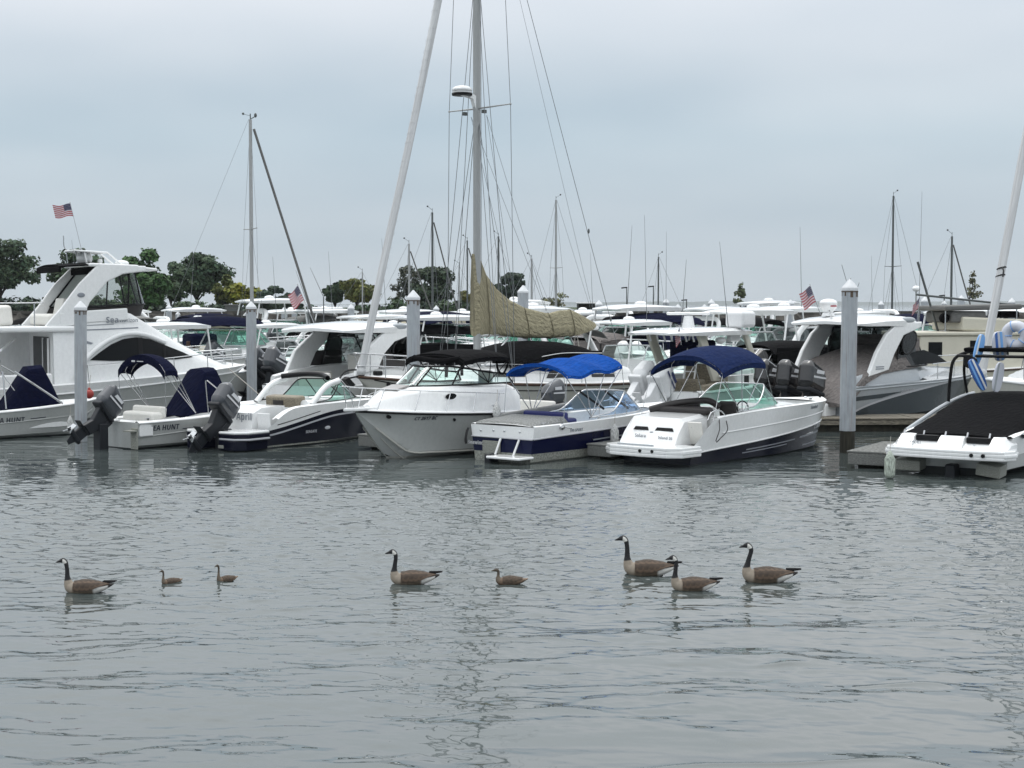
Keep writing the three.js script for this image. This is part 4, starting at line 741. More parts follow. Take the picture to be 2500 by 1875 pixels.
{ // --- stern of the black canvassed tow boat at right
  const t = thing('tow_boat', 'white tow boat at right under black canvas with a black tower, stern towards the water', 'motorboat', byMid(2338, 38.2), 54);
  const H = hullForm({ L: 7.6, B: 3.0, fs: .96, fb: 1.45, se: .9, pw: 2.8, tm: .42, ts: .76, tw: .95 });
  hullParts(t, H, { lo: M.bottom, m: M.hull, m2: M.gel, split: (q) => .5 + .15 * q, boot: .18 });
  part('deck', [H.gunwale(.0, .995, .28, 0, .05), H.cover(.6, .998, .06)], M.deck, t);
  const pl = (y0, y1, g) => plate([[.2, -1.5 + g], [-.4, -1.66 + g], [-.78, -1.5 + g], [-.9, -.9], [-.95, 0], [-.9, .9], [-.78, 1.5 - g], [-.4, 1.66 - g], [.2, 1.5 - g]], y0, y1, .03).applyMatrix4(new THREE.Matrix4().makeRotationX(-Math.PI / 2));
  part('swim_platform', [pl(.46, .55, .03), pl(.53, .63, 0), pl(.61, .70, .04)], M.gel, t);
  part('transom_cap', [loft([-1.44, -1.3, -.95, -.9, -.35, -.3, .3, .35, .95, 1.0, 1.3, 1.44].map((z, i) => { const hi = [.80, .98, .98, .86, .86, .97, .97, .85, .85, .98, .98, .80][i]; return [[-.62, .66, z], [-.30, hi - .06, z], [-.18, hi, z], [.25, hi, z], [.25, .62, z]]; }), true, true, .5)], M.gel, t);
  part('transom_recess', [bx(.5, .14, .56, -.05, .90, -.625, 0, 0, 0, .02), bx(.5, .14, .56, -.05, .89, .65, 0, 0, 0, .02)], M.black, t);
  part('emblem', [aftText('SPORT', .07, -.46, .76, -.85), aftText('O', .06, -.45, .77, .62)], M.fadedInk, t);
  part('platform_port', [[.72, .585], [1.0, .585]].map(([z, y]) => new THREE.CylinderGeometry(.045, .045, .05, 14).rotateZ(Math.PI / 2).translate(-.93 + .02 * z, y, z)), M.black, t);
  part('trim_tab', [bx(.5, .26, .7, -.15, .22, -1.1, 0, 0, .1, .03), bx(.5, .30, .6, -.15, .20, .95, .12, 0, .1, .03)], M.boot, t);
  part('outdrive', [bx(.4, .6, .26, -.35, .0, .05, 0, 0, 0, .06)], M.engine, t);
  const cv = [[-.12, 1.40, 1.0], [.6, 1.43, 1.12], [1.6, 1.42, 1.36], [2.8, 1.38, 1.62], [3.9, 1.34, 1.80], [4.9, 1.24, 1.82], [5.6, 1.0, 1.66], [6.2, .7, 1.45]];
  part('canvas_cover', [loft(cv.map(([x, w, y]) => [[x, .96, w], [x, lerp(.96, y, .5), w * .95], [x, y - .04, w * .82], [x, y + .0, w * .5], [x, y + .02, 0], [x, y, -w * .5], [x, y - .04, -w * .82], [x, lerp(.96, y, .5), -w * .95], [x, .96, -w]]), true, true, .7)], M.blackCloth, t);
  part('coaming_trim', [tube([[.5, .98, -1.48], [1.6, 1.2, -1.48], [2.9, 1.46, -1.46], [4.2, 1.68, -1.36], [4.8, 1.74, -1.26]], .06, 8), tube([[.5, .98, 1.48], [1.6, 1.2, 1.48], [2.9, 1.46, 1.46], [4.2, 1.68, 1.36]], .06, 8)], M.silver, t);
  part('cover_snap', [[-1.25, -.1], [-.75, -.1], [-.2, -.1], [.35, -.1], [.9, -.1]].map(([z, x]) => rod([x - .1, .92, z], [x - .02, 1.06, z], .022)), M.decal, t);
  part('tow_tower', [tube([[3.35, 1.4, -1.44], [3.3, 2.2, -1.38], [3.3, 2.74, -1.26], [3.45, 2.93, -.9], [3.5, 2.98, 0], [3.45, 2.93, .9], [3.3, 2.74, 1.26], [3.3, 2.2, 1.38], [3.35, 1.4, 1.44]], .045, 8, 60), tube([[4.6, 1.68, -1.36], [4.2, 2.3, -1.32], [3.75, 2.8, -1.15]], .04, 8), tube([[4.6, 1.68, 1.36], [4.2, 2.3, 1.32], [3.75, 2.8, 1.15]], .04, 8), rod([3.3, 2.82, -1.2], [3.3, 2.82, 1.2], .04)], M.black, t);
  part('tower_canopy', [bx(1.1, .10, 2.3, 3.9, 3.0, .1, 0, 0, .03, .04)], M.blackCloth, t);
  part('tower_speaker', [new THREE.CylinderGeometry(.17, .14, .3, 16).rotateZ(Math.PI / 2).translate(3.3, 2.66, -.8), new THREE.CylinderGeometry(.17, .14, .3, 16).rotateZ(Math.PI / 2).translate(3.3, 2.66, .85)], M.black, t);
  // boards in the tower rack: things of their own
  t.updateMatrixWorld();
  const board = (label, p, m, len, w, ry, lean, group) => { const b = thing('wakeboard', label, 'board', t.localToWorld(new THREE.Vector3(...p).add(new THREE.Vector3(0, -.12, 0))), ry); len *= .66; w *= .68; const o = Array.from({ length: 28 }, (_, i) => { const a = i / 28 * 6.283; return [Math.sign(Math.cos(a)) * Math.pow(Math.abs(Math.cos(a)), .6) * w, Math.sin(a) * len / 2]; }); part('board', [plate(o, -.03, .03, .012)], m[0], b); for (let k = 0; k < m.length - 1; k++) part('band', [plate(o.map(([x, y]) => [clamp(x, -w + (k * 2 + 1) * w * .36, -w + (k * 2 + 2) * w * .36), y * .97]).filter((q, i, a) => !i || Math.hypot(q[0] - a[i - 1][0], q[1] - a[i - 1][1]) > .004), -.036, .036)], m[k + 1], b); b.rotation.z = lean; return b; };
  const lb = mat(.16, .38, .75, { roughness: .3, clearcoat: .5 }), db = mat(.02, .10, .36, { roughness: .3, clearcoat: .5 }), gw = mat(.52, .54, .60, { roughness: .35 });
  board('light blue board leaning highest in the tower rack', [3.4, 3.1, -.65], [lb, M.gel], 1.3, .2, 20, -.25);
  board('white and blue striped board right of the light blue board', [3.7, 3.2, -.2], [gw, db, lb], 1.2, .34, 25, .12);
  board('dark blue board hanging lowest in the tower rack', [3.2, 2.45, -.6], [db, lb, M.gel], 1.4, .22, 15, .5);
  board('grey white board beside the black tower speaker', [3.2, 2.4, -.05], [gw, M.silver], 1.2, .22, 20, -.2);
  const tubeToy = thing('tow_tube', 'striped round inflatable on the tower behind the boards', 'inflatable', t.localToWorld(new THREE.Vector3(4.1, 3.35, .1)), 54);
  part('tube_body', [new THREE.TorusGeometry(.26, .15, 10, 24).applyMatrix4(new THREE.Matrix4().makeRotationY(1.57))], gw, tubeToy); part('tube_band', Array.from({ length: 5 }, (_, i) => new THREE.TorusGeometry(.155, .012, 6, 20).applyMatrix4(new THREE.Matrix4().makeRotationX(1.57)).translate(.26, 0, 0).applyMatrix4(new THREE.Matrix4().makeRotationZ(i * 1.25)).applyMatrix4(new THREE.Matrix4().makeRotationY(1.57))), lb, tubeToy);
  hangingFender('pale green fender hanging at the left platform corner of the black canvassed boat', onLevel(2172, 1168).setY(.30), .62, .13, mat(.52, .58, .50, { roughness: .5, map: T.speck }));
}
// ------------------------------------------------------------------ second row
const ring = (x, wb, yb, wt, yt, r = .12) => [[x, yb, wb], [x, lerp(yb, yt, .6), lerp(wb, wt, .6)], [x, yt - r, wt], [x, yt - r * .3, wt - r * .6], [x, yt + .01, wt * .55], [x, yt + .025, 0], [x, yt + .01, -wt * .55], [x, yt - r * .3, -wt + r * .6], [x, yt - r, -wt], [x, lerp(yb, yt, .6), -lerp(wb, wt, .6)], [x, yb, -wb]];
const trunkLoft = (st, r) => loft(st.map(s => ring(...s, r)), true, true, .6);
// a window pane that lies on the side of such a trunk: outline given as (x, height share)
function sidePane(st, pts, d = .02, r = .12) {
  const w = (x) => { let k = 1; while (k < st.length - 1 && x > st[k][0]) k++; const a = st[k - 1], b = st[k], t = clamp((x - a[0]) / (b[0] - a[0])); return a.map((q, i) => lerp(q, b[i], t)); };
  return [1, -1].map(s => {
    
    const xs = pts.map(p => p[0]), xa = Math.min(...xs) + 1e-4, xb = Math.max(...xs) - 1e-4;
    const span = (x) => { const ys = []; pts.forEach((p, i) => { const q = pts[(i + 1) % pts.length]; if ((p[0] - x) * (q[0] - x) <= 0 && p[0] !== q[0]) ys.push(lerp(p[1], q[1], (x - p[0]) / (q[0] - p[0]))); }); return [Math.min(...ys), Math.max(...ys)]; };
    return surf((u, v) => { const x = lerp(xa, xb, u), [y0, y1] = span(x), y = lerp(y0, y1, v), a = w(x), e = a[4] - r, k = lerp(a[2], a[4], .6), z = y < k ? lerp(a[1], lerp(a[1], a[3], .6), clamp((y - a[2]) / (k - a[2]))) : y < e ? lerp(lerp(a[1], a[3], .6), a[3], clamp((y - k) / (e - k))) : a[3] - .6 * r * clamp((y - e) / (.7 * r)); return [x, y, s * (z + d)]; }, Math.max(6, Math.round((xb - xa) * 12)), 6, 0, s < 0);
  });
}
const arcPts = (f, n) => Array.from({ length: n + 1 }, (_, i) => f(i / n));

{ // --- flybridge motor yacht at left
  const L = 12.6, yaw = 31, t = thing('flybridge_yacht', 'large white flybridge motor yacht with black awning and clear vinyl windows, at the left edge', 'yacht', byBow(598, 897, 57.2, L, yaw), yaw);
  const H = hullForm({ L, B: 4.1, fs: 1.32, fb: 1.95, pw: 2.3, tm: .4, ts: .80, sk: 1.1, flare: .36, fe: 1.5, se: 1.6 });
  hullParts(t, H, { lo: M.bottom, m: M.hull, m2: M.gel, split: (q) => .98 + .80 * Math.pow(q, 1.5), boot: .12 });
  part('rub_rail', [H.along(0, .998, (q) => H.vOf(q, .98 + .80 * Math.pow(q, 1.5)), .035, .01), H.along(0, .97, (q) => H.vOf(q, .55 + .55 * q), .02, .0)], M.gel, t);
  part('deck', [H.gunwale(.0, .998, .34, 0, .06), H.cover(.24, .998, .12), H.liner(.02, .26, .32, .75)], M.deck, t);
  part('hull_port', [ball(.2, ...H.off(.86, .78, 1, .005), 1.6, .55, .2), ball(.2, ...H.off(.80, .76, 1, .005), 1.6, .55, .2)], M.black, t);
  const st = [[5.2, 1.74, 1.2, 1.64, 3.38], [6.2, 1.74, 1.3, 1.58, 3.66], [7.0, 1.72, 1.4, 1.5, 3.92], [7.8, 1.64, 1.5, 1.34, 4.02], [8.7, 1.5, 1.6, 1.18, 3.5], [9.7, 1.28, 1.72, .96, 2.92], [10.6, 1.0, 1.8, .72, 2.46], [11.4, .66, 1.86, .42, 2.12], [12.05, .3, 1.9, .15, 1.96]];
  part('cabin', [trunkLoft(st, .18)], M.gel, t);
  const win = [[6.4, 2.30], [6.75, 2.56], [7.15, 2.82], [7.6, 3.0], [8.1, 3.06], [8.6, 2.98], [9.2, 2.76], [9.9, 2.50], [10.3, 2.32], [9.6, 2.26], [8.4, 2.26], [7.2, 2.26]];
  part('saloon_window', sidePane(st, win, .03, .18), M.darkGlass, t);
  part('window_bar', [...sidePane(st, [[8.15, 2.26], [8.32, 2.26], [8.32, 3.04], [8.15, 3.05]], .045, .18), ...sidePane(st, [[9.1, 2.26], [9.2, 2.26], [9.2, 2.74], [9.1, 2.78]], .045, .18)], M.black, t);
  part('window_arch', [1, -1].map(s => tube([[5.9, 1.7, 1.80], [6.1, 2.16, 1.76], [6.55, 2.62, 1.70], [7.1, 2.98, 1.62], [7.7, 3.18, 1.53], [8.4, 3.14, 1.36], [9.2, 2.86, 1.16]].map(([x, y, z]) => [x, y, z * s]), .09, 8)), M.gel, t);
  part('vent_slot', [sidePane(st, [[5.9, 2.98], [6.5, 2.82], [6.55, 2.88], [6.0, 3.06]], .012), sidePane(st, [[6.3, 3.30], [8.2, 3.36], [8.2, 3.40], [6.3, 3.34]], .012), sidePane(st, [[6.2, 3.46], [7.3, 3.5], [7.3, 3.53], [6.2, 3.48]], .012)].flat(), M.fadedInk, t);
  part('lettering', [words('Sea', .20, (X, Y, Z) => [7.0 + X, 3.56 + Y, 1.575 - .12 * X + Z]), words('Horizon', .13, (X, Y, Z) => [7.5 + X, 3.58 + Y, 1.50 - .16 * X + Z])], M.fadedInk, t);
  // aft bulkhead with sliding door
  part('sliding_door', [bx(.05, 1.45, 1.9, 5.18, 2.36, .1), bx(.05, 1.6, 1.3, 5.16, 2.2, 0.5)], M.darkGlass, t); part('door_frame', [bx(.06, 1.5, .07, 5.15, 2.3, .5), bx(.06, .06, 1.1, 5.15, 2.0, -.05), bx(.06, 1.5, .05, 5.15, 2.3, 1.15)], M.gel, t);
  part('flybridge_deck', [bx(4.6, .2, 3.5, 3.7, 3.36, 0, 0, 0, 0, .08)], M.gel, t);
  part('deck_support', [bx(.22, 1.8, .14, 2.2, 2.4, 1.55, 0, 0, .12, .04), bx(.22, 1.8, .14, 2.2, 2.4, -1.55, 0, 0, .12, .04), bx(1.1, 1.9, .12, 4.7, 2.3, -1.66, 0, 0, 0, .04)], M.gel, t);
  part('flybridge_stair', [bx(1.9, .06, .5, 3.9, 2.4, -1.1, 0, 0, .7, .02)], M.gel, t); part('cockpit_coaming', [bx(5.0, .5, .18, 2.6, 1.6, 1.82, 0, 0, .02, .08), bx(5.0, .5, .18, 2.6, 1.6, -1.82, 0, 0, .02, .08), bx(.2, .7, 3.5, .1, 1.3, 0, 0, 0, 0, .08)], M.gel, t);
  part('flybridge_rail', [rail([[1.5, 4.2, -1.6], [1.45, 4.2, 0], [1.5, 4.2, 1.6], [3.2, 4.22, 1.62], [4.9, 4.24, 1.62]], [[[1.5, 3.4, 1.6], [1.5, 4.2, 1.6]], [[3.2, 3.4, 1.62], [3.2, 4.22, 1.62]], [[4.6, 3.4, 1.62], [4.6, 4.23, 1.62]], [[1.45, 3.4, 0], [1.45, 4.2, 0]], [[1.5, 3.4, -1.6], [1.5, 4.2, -1.6]]], .022)], M.alu, t);
  part('flybridge_seat', [bx(.5, .7, 1.6, 3.9, 3.8, -.2, 0, 0, .1, .14), bx(.9, .4, 2.6, 5.6, 3.66, 0, 0, 0, 0, .12), bx(.16, .7, 1.0, 6.0, 4.05, -.5, 0, 0, -.2, .06)], M.vinyl, t);
  part('flybridge_coaming', [1, -1].map(s => bx(2.4, .42, .12, 6.6, 3.78, s * 1.52, 0, s * .07, .06, .05)), M.gel, t);
  for (const s of [1, -1]) part('arch_leg', [plate([[4.85, 3.36], [6.1, 3.5], [6.45, 4.25], [7.05, 4.95], [7.6, 5.22], [8.4, 5.32], [8.4, 5.5], [6.75, 5.54], [6.1, 4.9], [5.5, 4.1]], s * 1.58 - .07, s * 1.58 + .07, .04)], M.gel, t);
  part('arch_emblem', [ball(.1, 6.15, 4.5, 1.66, 1.3, .8, .2)], M.fadedInk, t);
  part('hardtop', [bx(1.7, .12, 3.3, 7.3, 5.5, 0, 0, 0, -.03, .05), bx(.9, .1, 3.0, 8.4, 5.42, 0, 0, 0, -.09, .045)], M.gel, t);
  part('awning', [sheet((u, v) => [lerp(5.5, 6.9, u), 5.42 + .10 * u + .08 * (1 - (2 * v - 1) ** 2), (2 * v - 1) * 1.5], 8, 10, .05), bx(.08, .2, 3.0, 5.5, 5.36, 0, 0, 0, 0, .03), bx(.06, .34, 3.0, 6.7, 5.38, 0, 0, 0, 0, .02)], M.blackCloth, t);
  // clear vinyl enclosure
  const cl = (u) => { const a = horseshoe(5.9, 8.75, 1.46, 4.08, .55)(u); return [a[0], a[1] + .12 * Math.sin(Math.PI * u), a[2]]; }, tl = horseshoe(6.9, 8.35, 1.4, 5.38, .5);
  const en = screen(t, cl, tl, [0, .17, .3, .44, .56, .7, .83, 1], M.clearVinyl, M.black, .035, 'clear_enclosure');
  part('skirt', [surf((u, v) => { const q = cl(u); return [q[0] - (1 - v) * .15, lerp(3.78, q[1], v), q[2]]; }, 24, 2)], M.darkVinyl, en);
  part('radar_mast', [rod([6.7, 5.5, -.5], [6.6, 5.98, -.5], .04), rod([6.7, 5.5, .5], [6.6, 5.98, .5], .04), bx(1.2, .07, 1.2, 6.8, 6.0, 0, 0, 0, -.05, .03), rod([7.4, 5.98, .45], [8.0, 5.5, .45], .035), rod([7.4, 5.98, -.45], [8.0, 5.5, -.45], .035)], M.gel, t);
  part('satellite_dome', [ball(.28, 6.75, 5.78, .0, 1, .85, 1), turned([[.2, 0], [.18, .2]], 6.75, 5.46, .0), ball(.09, 7.2, 5.68, .3)], M.gel, t); part('horn', [ball(.16, 8.0, 5.62, .2, 1.6, .7, 1)], M.gel, t);
  part('antenna', [tube([[7.2, 5.5, -1.0], [6.8, 5.95, -1.1], [6.4, 6.15, -1.2], [6.35, 6.6, -1.2]], .02), rod([6.5, 5.4, -1.2], [6.45, 5.95, -1.2], .018)], M.alu, t);
  part('bow_rail', [1, -1].map(s => rail([.5, .6, .72, .84, .94, .985].map(q => { const a = H.S(q, 1, s); return [a[0], a[1] + .62, a[2] - s * .12 * (1 - q)]; }), [.5, .62, .75, .86, .95].map(q => { const a = H.S(q, 1, s); return [[a[0], a[1], a[2] - s * .1], [a[0] - .06, a[1] + .62, a[2] - s * .12 * (1 - q)]]; }), .018)), M.steel, t);
  part('windlass', [bx(.3, .08, .2, 11.6, 2.1, 0, 0, 0, 0, .03)], M.steel, t);
  part('mooring_line', [rod(H.S(.93, 1, 1), [12.3, .9, 2.4], .016)], M.rope, t);
  flag('ensign_flag', 'red white and blue flag flying high above the flybridge yacht', at(213, 668, 54.0), 10, .64, .42, 2.45, .22, .12);
  const f = thing('round_buoy', 'small red round buoy beside the white piling at left', 'buoy', at(218, 962, 49.5), 0); part('buoy_body', [ball(.145, 0, 0, 0, 1, 1.05, 1, 16), ball(.05, 0, .16, 0)], M.red, f); part('buoy_line', [rod([0, .16, 0], [.02, .6, -.1], .01)], M.rope, f);
}

function expressCruiser(o) { // express cruiser: sloped legs carry a hardtop
  const t = thing('express_cruiser', o.label, 'motorboat', o.pos, o.yaw), L = o.L, B = o.B;
  const H = hullForm({ L, B, fs: 1.38, fb: 1.62, pw: 2.5, tm: .42, ts: .78, sk: 1.15, flare: .34, fe: 1.4, se: 1.4, tw: .93 });
  hullParts(t, H, { lo: M.bottom, m: o.lower, m2: o.upper, split: o.split || ((q) => .92 + .52 * Math.pow(q, .9)), boot: .14 });
  part('rub_rail', o.split ? [H.along(0, .998, (q) => H.vOf(q, 1.30 + .2 * q), .025, .008)] : [H.along(0, .998, (q) => H.vOf(q, .92 + .52 * Math.pow(q, .9)), .03, .008), H.along(0, .97, (q) => H.vOf(q, .2 + .3 * q), .03, .004)], o.rail || M.gel, t);
  part('deck', [H.gunwale(.0, .998, .34, 0, .06), H.cover(.45, .998, .2), H.liner(.02, .47, .3, .7)], o.deck || M.gel, t);
  part('swim_platform', [bx(1.0, .12, B * .86, -.45, .38, 0, 0, 0, 0, .05)], M.gel, t);
  const k = o.k || 1, w = B / 2 - .24;
  const co = [[.3, w + .02, 1.3, w - .08, 1.72], [1.6, w + .06, 1.35, w - .08, 1.92], [3.4, w + .02, 1.42, w - .14, 2.02], [4.7, w - .1, 1.5, w - .3, 2.02], [5.8, w - .34, 1.52, w - .62, 1.95], [7.2, w - .72, 1.6, w - .98, 1.86], [L * .9, .34, 1.66, .12, 1.74]];
  part('coaming', [1, -1].map(s => loft(co.slice(0, 4).map(([x, a, yb, b, yt]) => [[x, yb - .05, s * a], [x, yt - .08, s * (b + .06)], [x, yt, s * b], [x, yt - .04, s * (b - .14)], [x, yb - .5, s * (b - .16)]]), true, true, .7)), o.deck || M.gel, t);
  part('cabin', [trunkLoft(co.slice(3), .14)], o.deck || M.gel, t);
  const hy = o.hy;
  for (const s of [1, -1]) {
    part('hardtop_leg', [plate([[1.05, 1.72], [2.35, 1.92], [2.7, 2.45], [3.3, hy - .42], [4.5, hy - .14], [4.5, hy + .05], [2.9, hy + .02], [2.2, hy - .36], [1.6, 2.55]].map(([x, y]) => [x * k, y]), s * w - .10, s * w + .06, .04)], o.leg || M.gel, t);
    part('wing_window', [plate(arcPts((u) => { const a = u * 6.283; return [3.75 * k + .46 * Math.cos(a) + .16 * Math.sin(a), hy - .62 + .46 * Math.sin(a) * (Math.sin(a) > 0 ? .75 : 1)]; }, 22), s * w - .02, s * w + .02)], M.smoke, t);
    part('window_gasket', [tube(arcPts((u) => { const a = u * 6.283; return [3.75 * k + .46 * Math.cos(a) + .16 * Math.sin(a), hy - .62 + .46 * Math.sin(a) * (Math.sin(a) > 0 ? .75 : 1), s * w]; }, 22), .035, 6, 44)], M.black, t);
  }
  part('hardtop', [loft([[.75, w * .9, -.06, .06], [1.0, w + .06, -.08, .12], [2.0, w + .10, -.08, .24], [3.2, w + .08, -.10, .30], [4.2, w * .96, -.14, .24], [4.9, w * .8, -.2, .08], [5.15, w * .6, -.22, -.1]].map(([x, a, lo, hi]) => [[x * k, hy + lo, a], [x * k, hy + (lo + hi) / 2, a + .03], [x * k, hy + hi - .05, a - .1], [x * k, hy + hi, a * .5], [x * k, hy + hi + .03, 0], [x * k, hy + hi, -a * .5], [x * k, hy + hi - .05, -a + .1], [x * k, hy + (lo + hi) / 2, -a - .03], [x * k, hy + lo, -a], [x * k, hy + lo + .05, 0]]), true, true, .7)], M.gel, t);
  part('hatch_lens', [1, -1].map(s => ball(.26, 3.6 * k, hy + .12, s * (w + .02), 2.0, .4, .3, 14)), M.silver, t);
  screen(t, horseshoe(3.0 * k, 6.3 * k, w - .06, (u) => 2.0, .6), horseshoe(3.4 * k, 4.9 * k, w - .12, hy - .16, .6), [0, .2, .38, .62, .8, 1], o.glass || M.smoke, M.black, .035);
  part('bow_rail', [1, -1].map(s => rail([.46, .6, .74, .88, .97].map(q => { const a = H.S(q, 1, s); return [a[0], a[1] + .6, a[2] - s * .14 * (1 - q)]; }), [.5, .62, .75, .88].map(q => { const a = H.S(q, 1, s); return [[a[0], a[1], a[2] - s * .1], [a[0] - .05, a[1] + .6, a[2] - s * .14 * (1 - q)]]; }), .016)), M.steel, t);
  part('helm_seat', [bx(.5, .5, 1.2, 3.3 * k, 1.7, .3, 0, 0, 0, .1), bx(.14, .6, 1.2, 3.05 * k, 2.1, .3, 0, 0, .1, .06)], M.vinyl, t);
  return [t, H, w];
}
{
  const [t, H, w] = expressCruiser({ label: 'white express cruiser with oval dark wing windows, left of the tall sailboat', pos: byMid(728, 53.2), yaw: 57, L: 10.4, B: 3.6, lower: M.hull, upper: M.gel, hy: 3.28 });
  part('canvas_band', [bx(2.6, .55, .03, 2.9, 2.25, -w + .02), bx(2.4, .5, .03, 3.0, 2.2, w - .02)], M.darkVinyl, t);
  part('wet_bar', [bx(1.0, .6, .7, 2.0, 1.5, -.9, 0, 0, 0, .08), ...seat(1.4, .5, .4, .8, 1.0, .2, .5, -1)], M.vinyl, t);
  part('line_bundle', [tube([[-.2, 1.2, 1.6], [.4, 1.9, 1.7], [1.2, 1.95, 1.7]], .03)], M.rubber, t);
  flag('ensign_flag', 'drooping red and blue flag on the hardtop of the white express cruiser', at(770, 797, 55.5), 0, .62, .5, 1.5, .42, .75);
}
{
  const [t, H, w] = expressCruiser({ label: 'grey hulled express cruiser with taupe cockpit canvas, behind the tallest piling', pos: byMid(1984, 53.2), yaw: 45, L: 11, B: 3.5, lower: M.greyHull, upper: M.silver, deck: M.silver, hy: 3.52, rail: M.silver, leg: M.gel, glass: M.smoke, split: (q) => Math.min(.26 + 1.44 * Math.sqrt(q), 1.30 + .14 * q) });
  const arc = (q) => Math.min(.26 + 1.44 * Math.sqrt(q), 1.30 + .14 * q);
  part('hull_stripe', [H.patch(.0, .97, (q) => H.vOf(q, arc(q)), (q) => H.vOf(q, arc(q) + .075), .008, 50, 1)], M.stripe, t);
  part('boot_stripe', [H.patch(0, .98, (q) => H.vOf(q, .10), (q) => H.vOf(q, .19), .008, 30, 1)], M.stripe, t);
  part('upper_stripe', [H.patch(.02, .34, (q) => H.vOf(q, Math.max(arc(q) + .12, .92 + .3 * q)), (q) => H.vOf(q, Math.max(arc(q) + .13, 1.06 + .34 * q)), .008, 24, 1)], M.greyHull, t);
  part('cockpit_cover', [loft([[-.5, 1.5, .75, .95], [.1, 1.62, 1.0, 1.5], [.9, 1.6, 1.5, 1.95], [2.0, 1.55, 1.8, 2.36], [3.4, 1.5, 1.9, 2.62], [4.6, 1.4, 1.95, 2.75]].map(([x, a, yb, yt]) => [[x, yb, a], [x, lerp(yb, yt, .55), a * .97], [x, yt - .06, a * .8], [x, yt + .02, a * .3], [x, yt - .02, 0], [x, yt + .01, -a * .35], [x, yt - .06, -a * .8], [x, lerp(yb, yt, .55), -a * .97], [x, yb, -a]]), true, true, .8)], M.taupe, t);
  part('canvas_curtain', [bx(1.6, .95, .03, 3.9, 2.5, w - .16), bx(.03, 1.0, 2.2, 4.5, 2.6, 0)], M.taupe, t);
  part('side_window', [plate([[2.75, 2.04], [6.6, 2.06], [5.9, 2.34], [4.9, 2.56], [4.1, 2.48]], w - .12, w - .09)], M.darkGlass, t);
  part('lettering', [H.text('SUNDOWN', 3.0, 1.12, .12, 1)], M.stripe, t);
  part('leg_emblem', [bx(.5, .03, .02, 1.75, 2.05, w + .07), bx(.5, .03, .02, 1.75, 1.98, w + .07)], M.fadedInk, t);
  part('transom_light', [bx(.12, .16, .12, -.1, 1.12, 1.5, 0, 0, 0, .03)], M.black, t);
  for (const z of [-1.2, -.3, .6]) outboard(t, -.6, .98, z, 16, M.cowlBlack, { s: 1.36 });
  part('engine_bracket', [bx(.7, .5, 2.4, -.35, .62, -.2, 0, 0, 0, .08)], M.gel, t);
  part('line_bundle', [tube([[9.4, 1.9, 1.0], [9.8, 1.4, 1.3], [10.1, .9, 1.6]], .03)], M.rubber, t);
  part('flag_socket', [rod([1.2, 3.6, 0], [1.0, 4.0, 0], .03)], M.alu, t);
  flag('ensign_flag', 'red and blue flag hanging beside the white radar dome of the grey cruiser', at(2003, 768, 54.5), 0, .62, .55, 1.05, .36, .62);
  const d = thing('satellite_dome', 'white satellite dome with a dark mark on the grey cruiser hardtop', 'dome', at(2022, 772, 55.0), 0); part('dome_base', [turned([[.24, 0], [.2, .12], [.16, .14], [.3, .30], [.32, .42]], 0, 0, 0, 20)], M.gel, d); part('dome_cap', [ball(.32, 0, .46, 0, 1, .5, 1, 18)], M.gel, d); part('emblem', [bx(.22, .05, .02, .12, .36, .30)], M.flagRed, d);
}
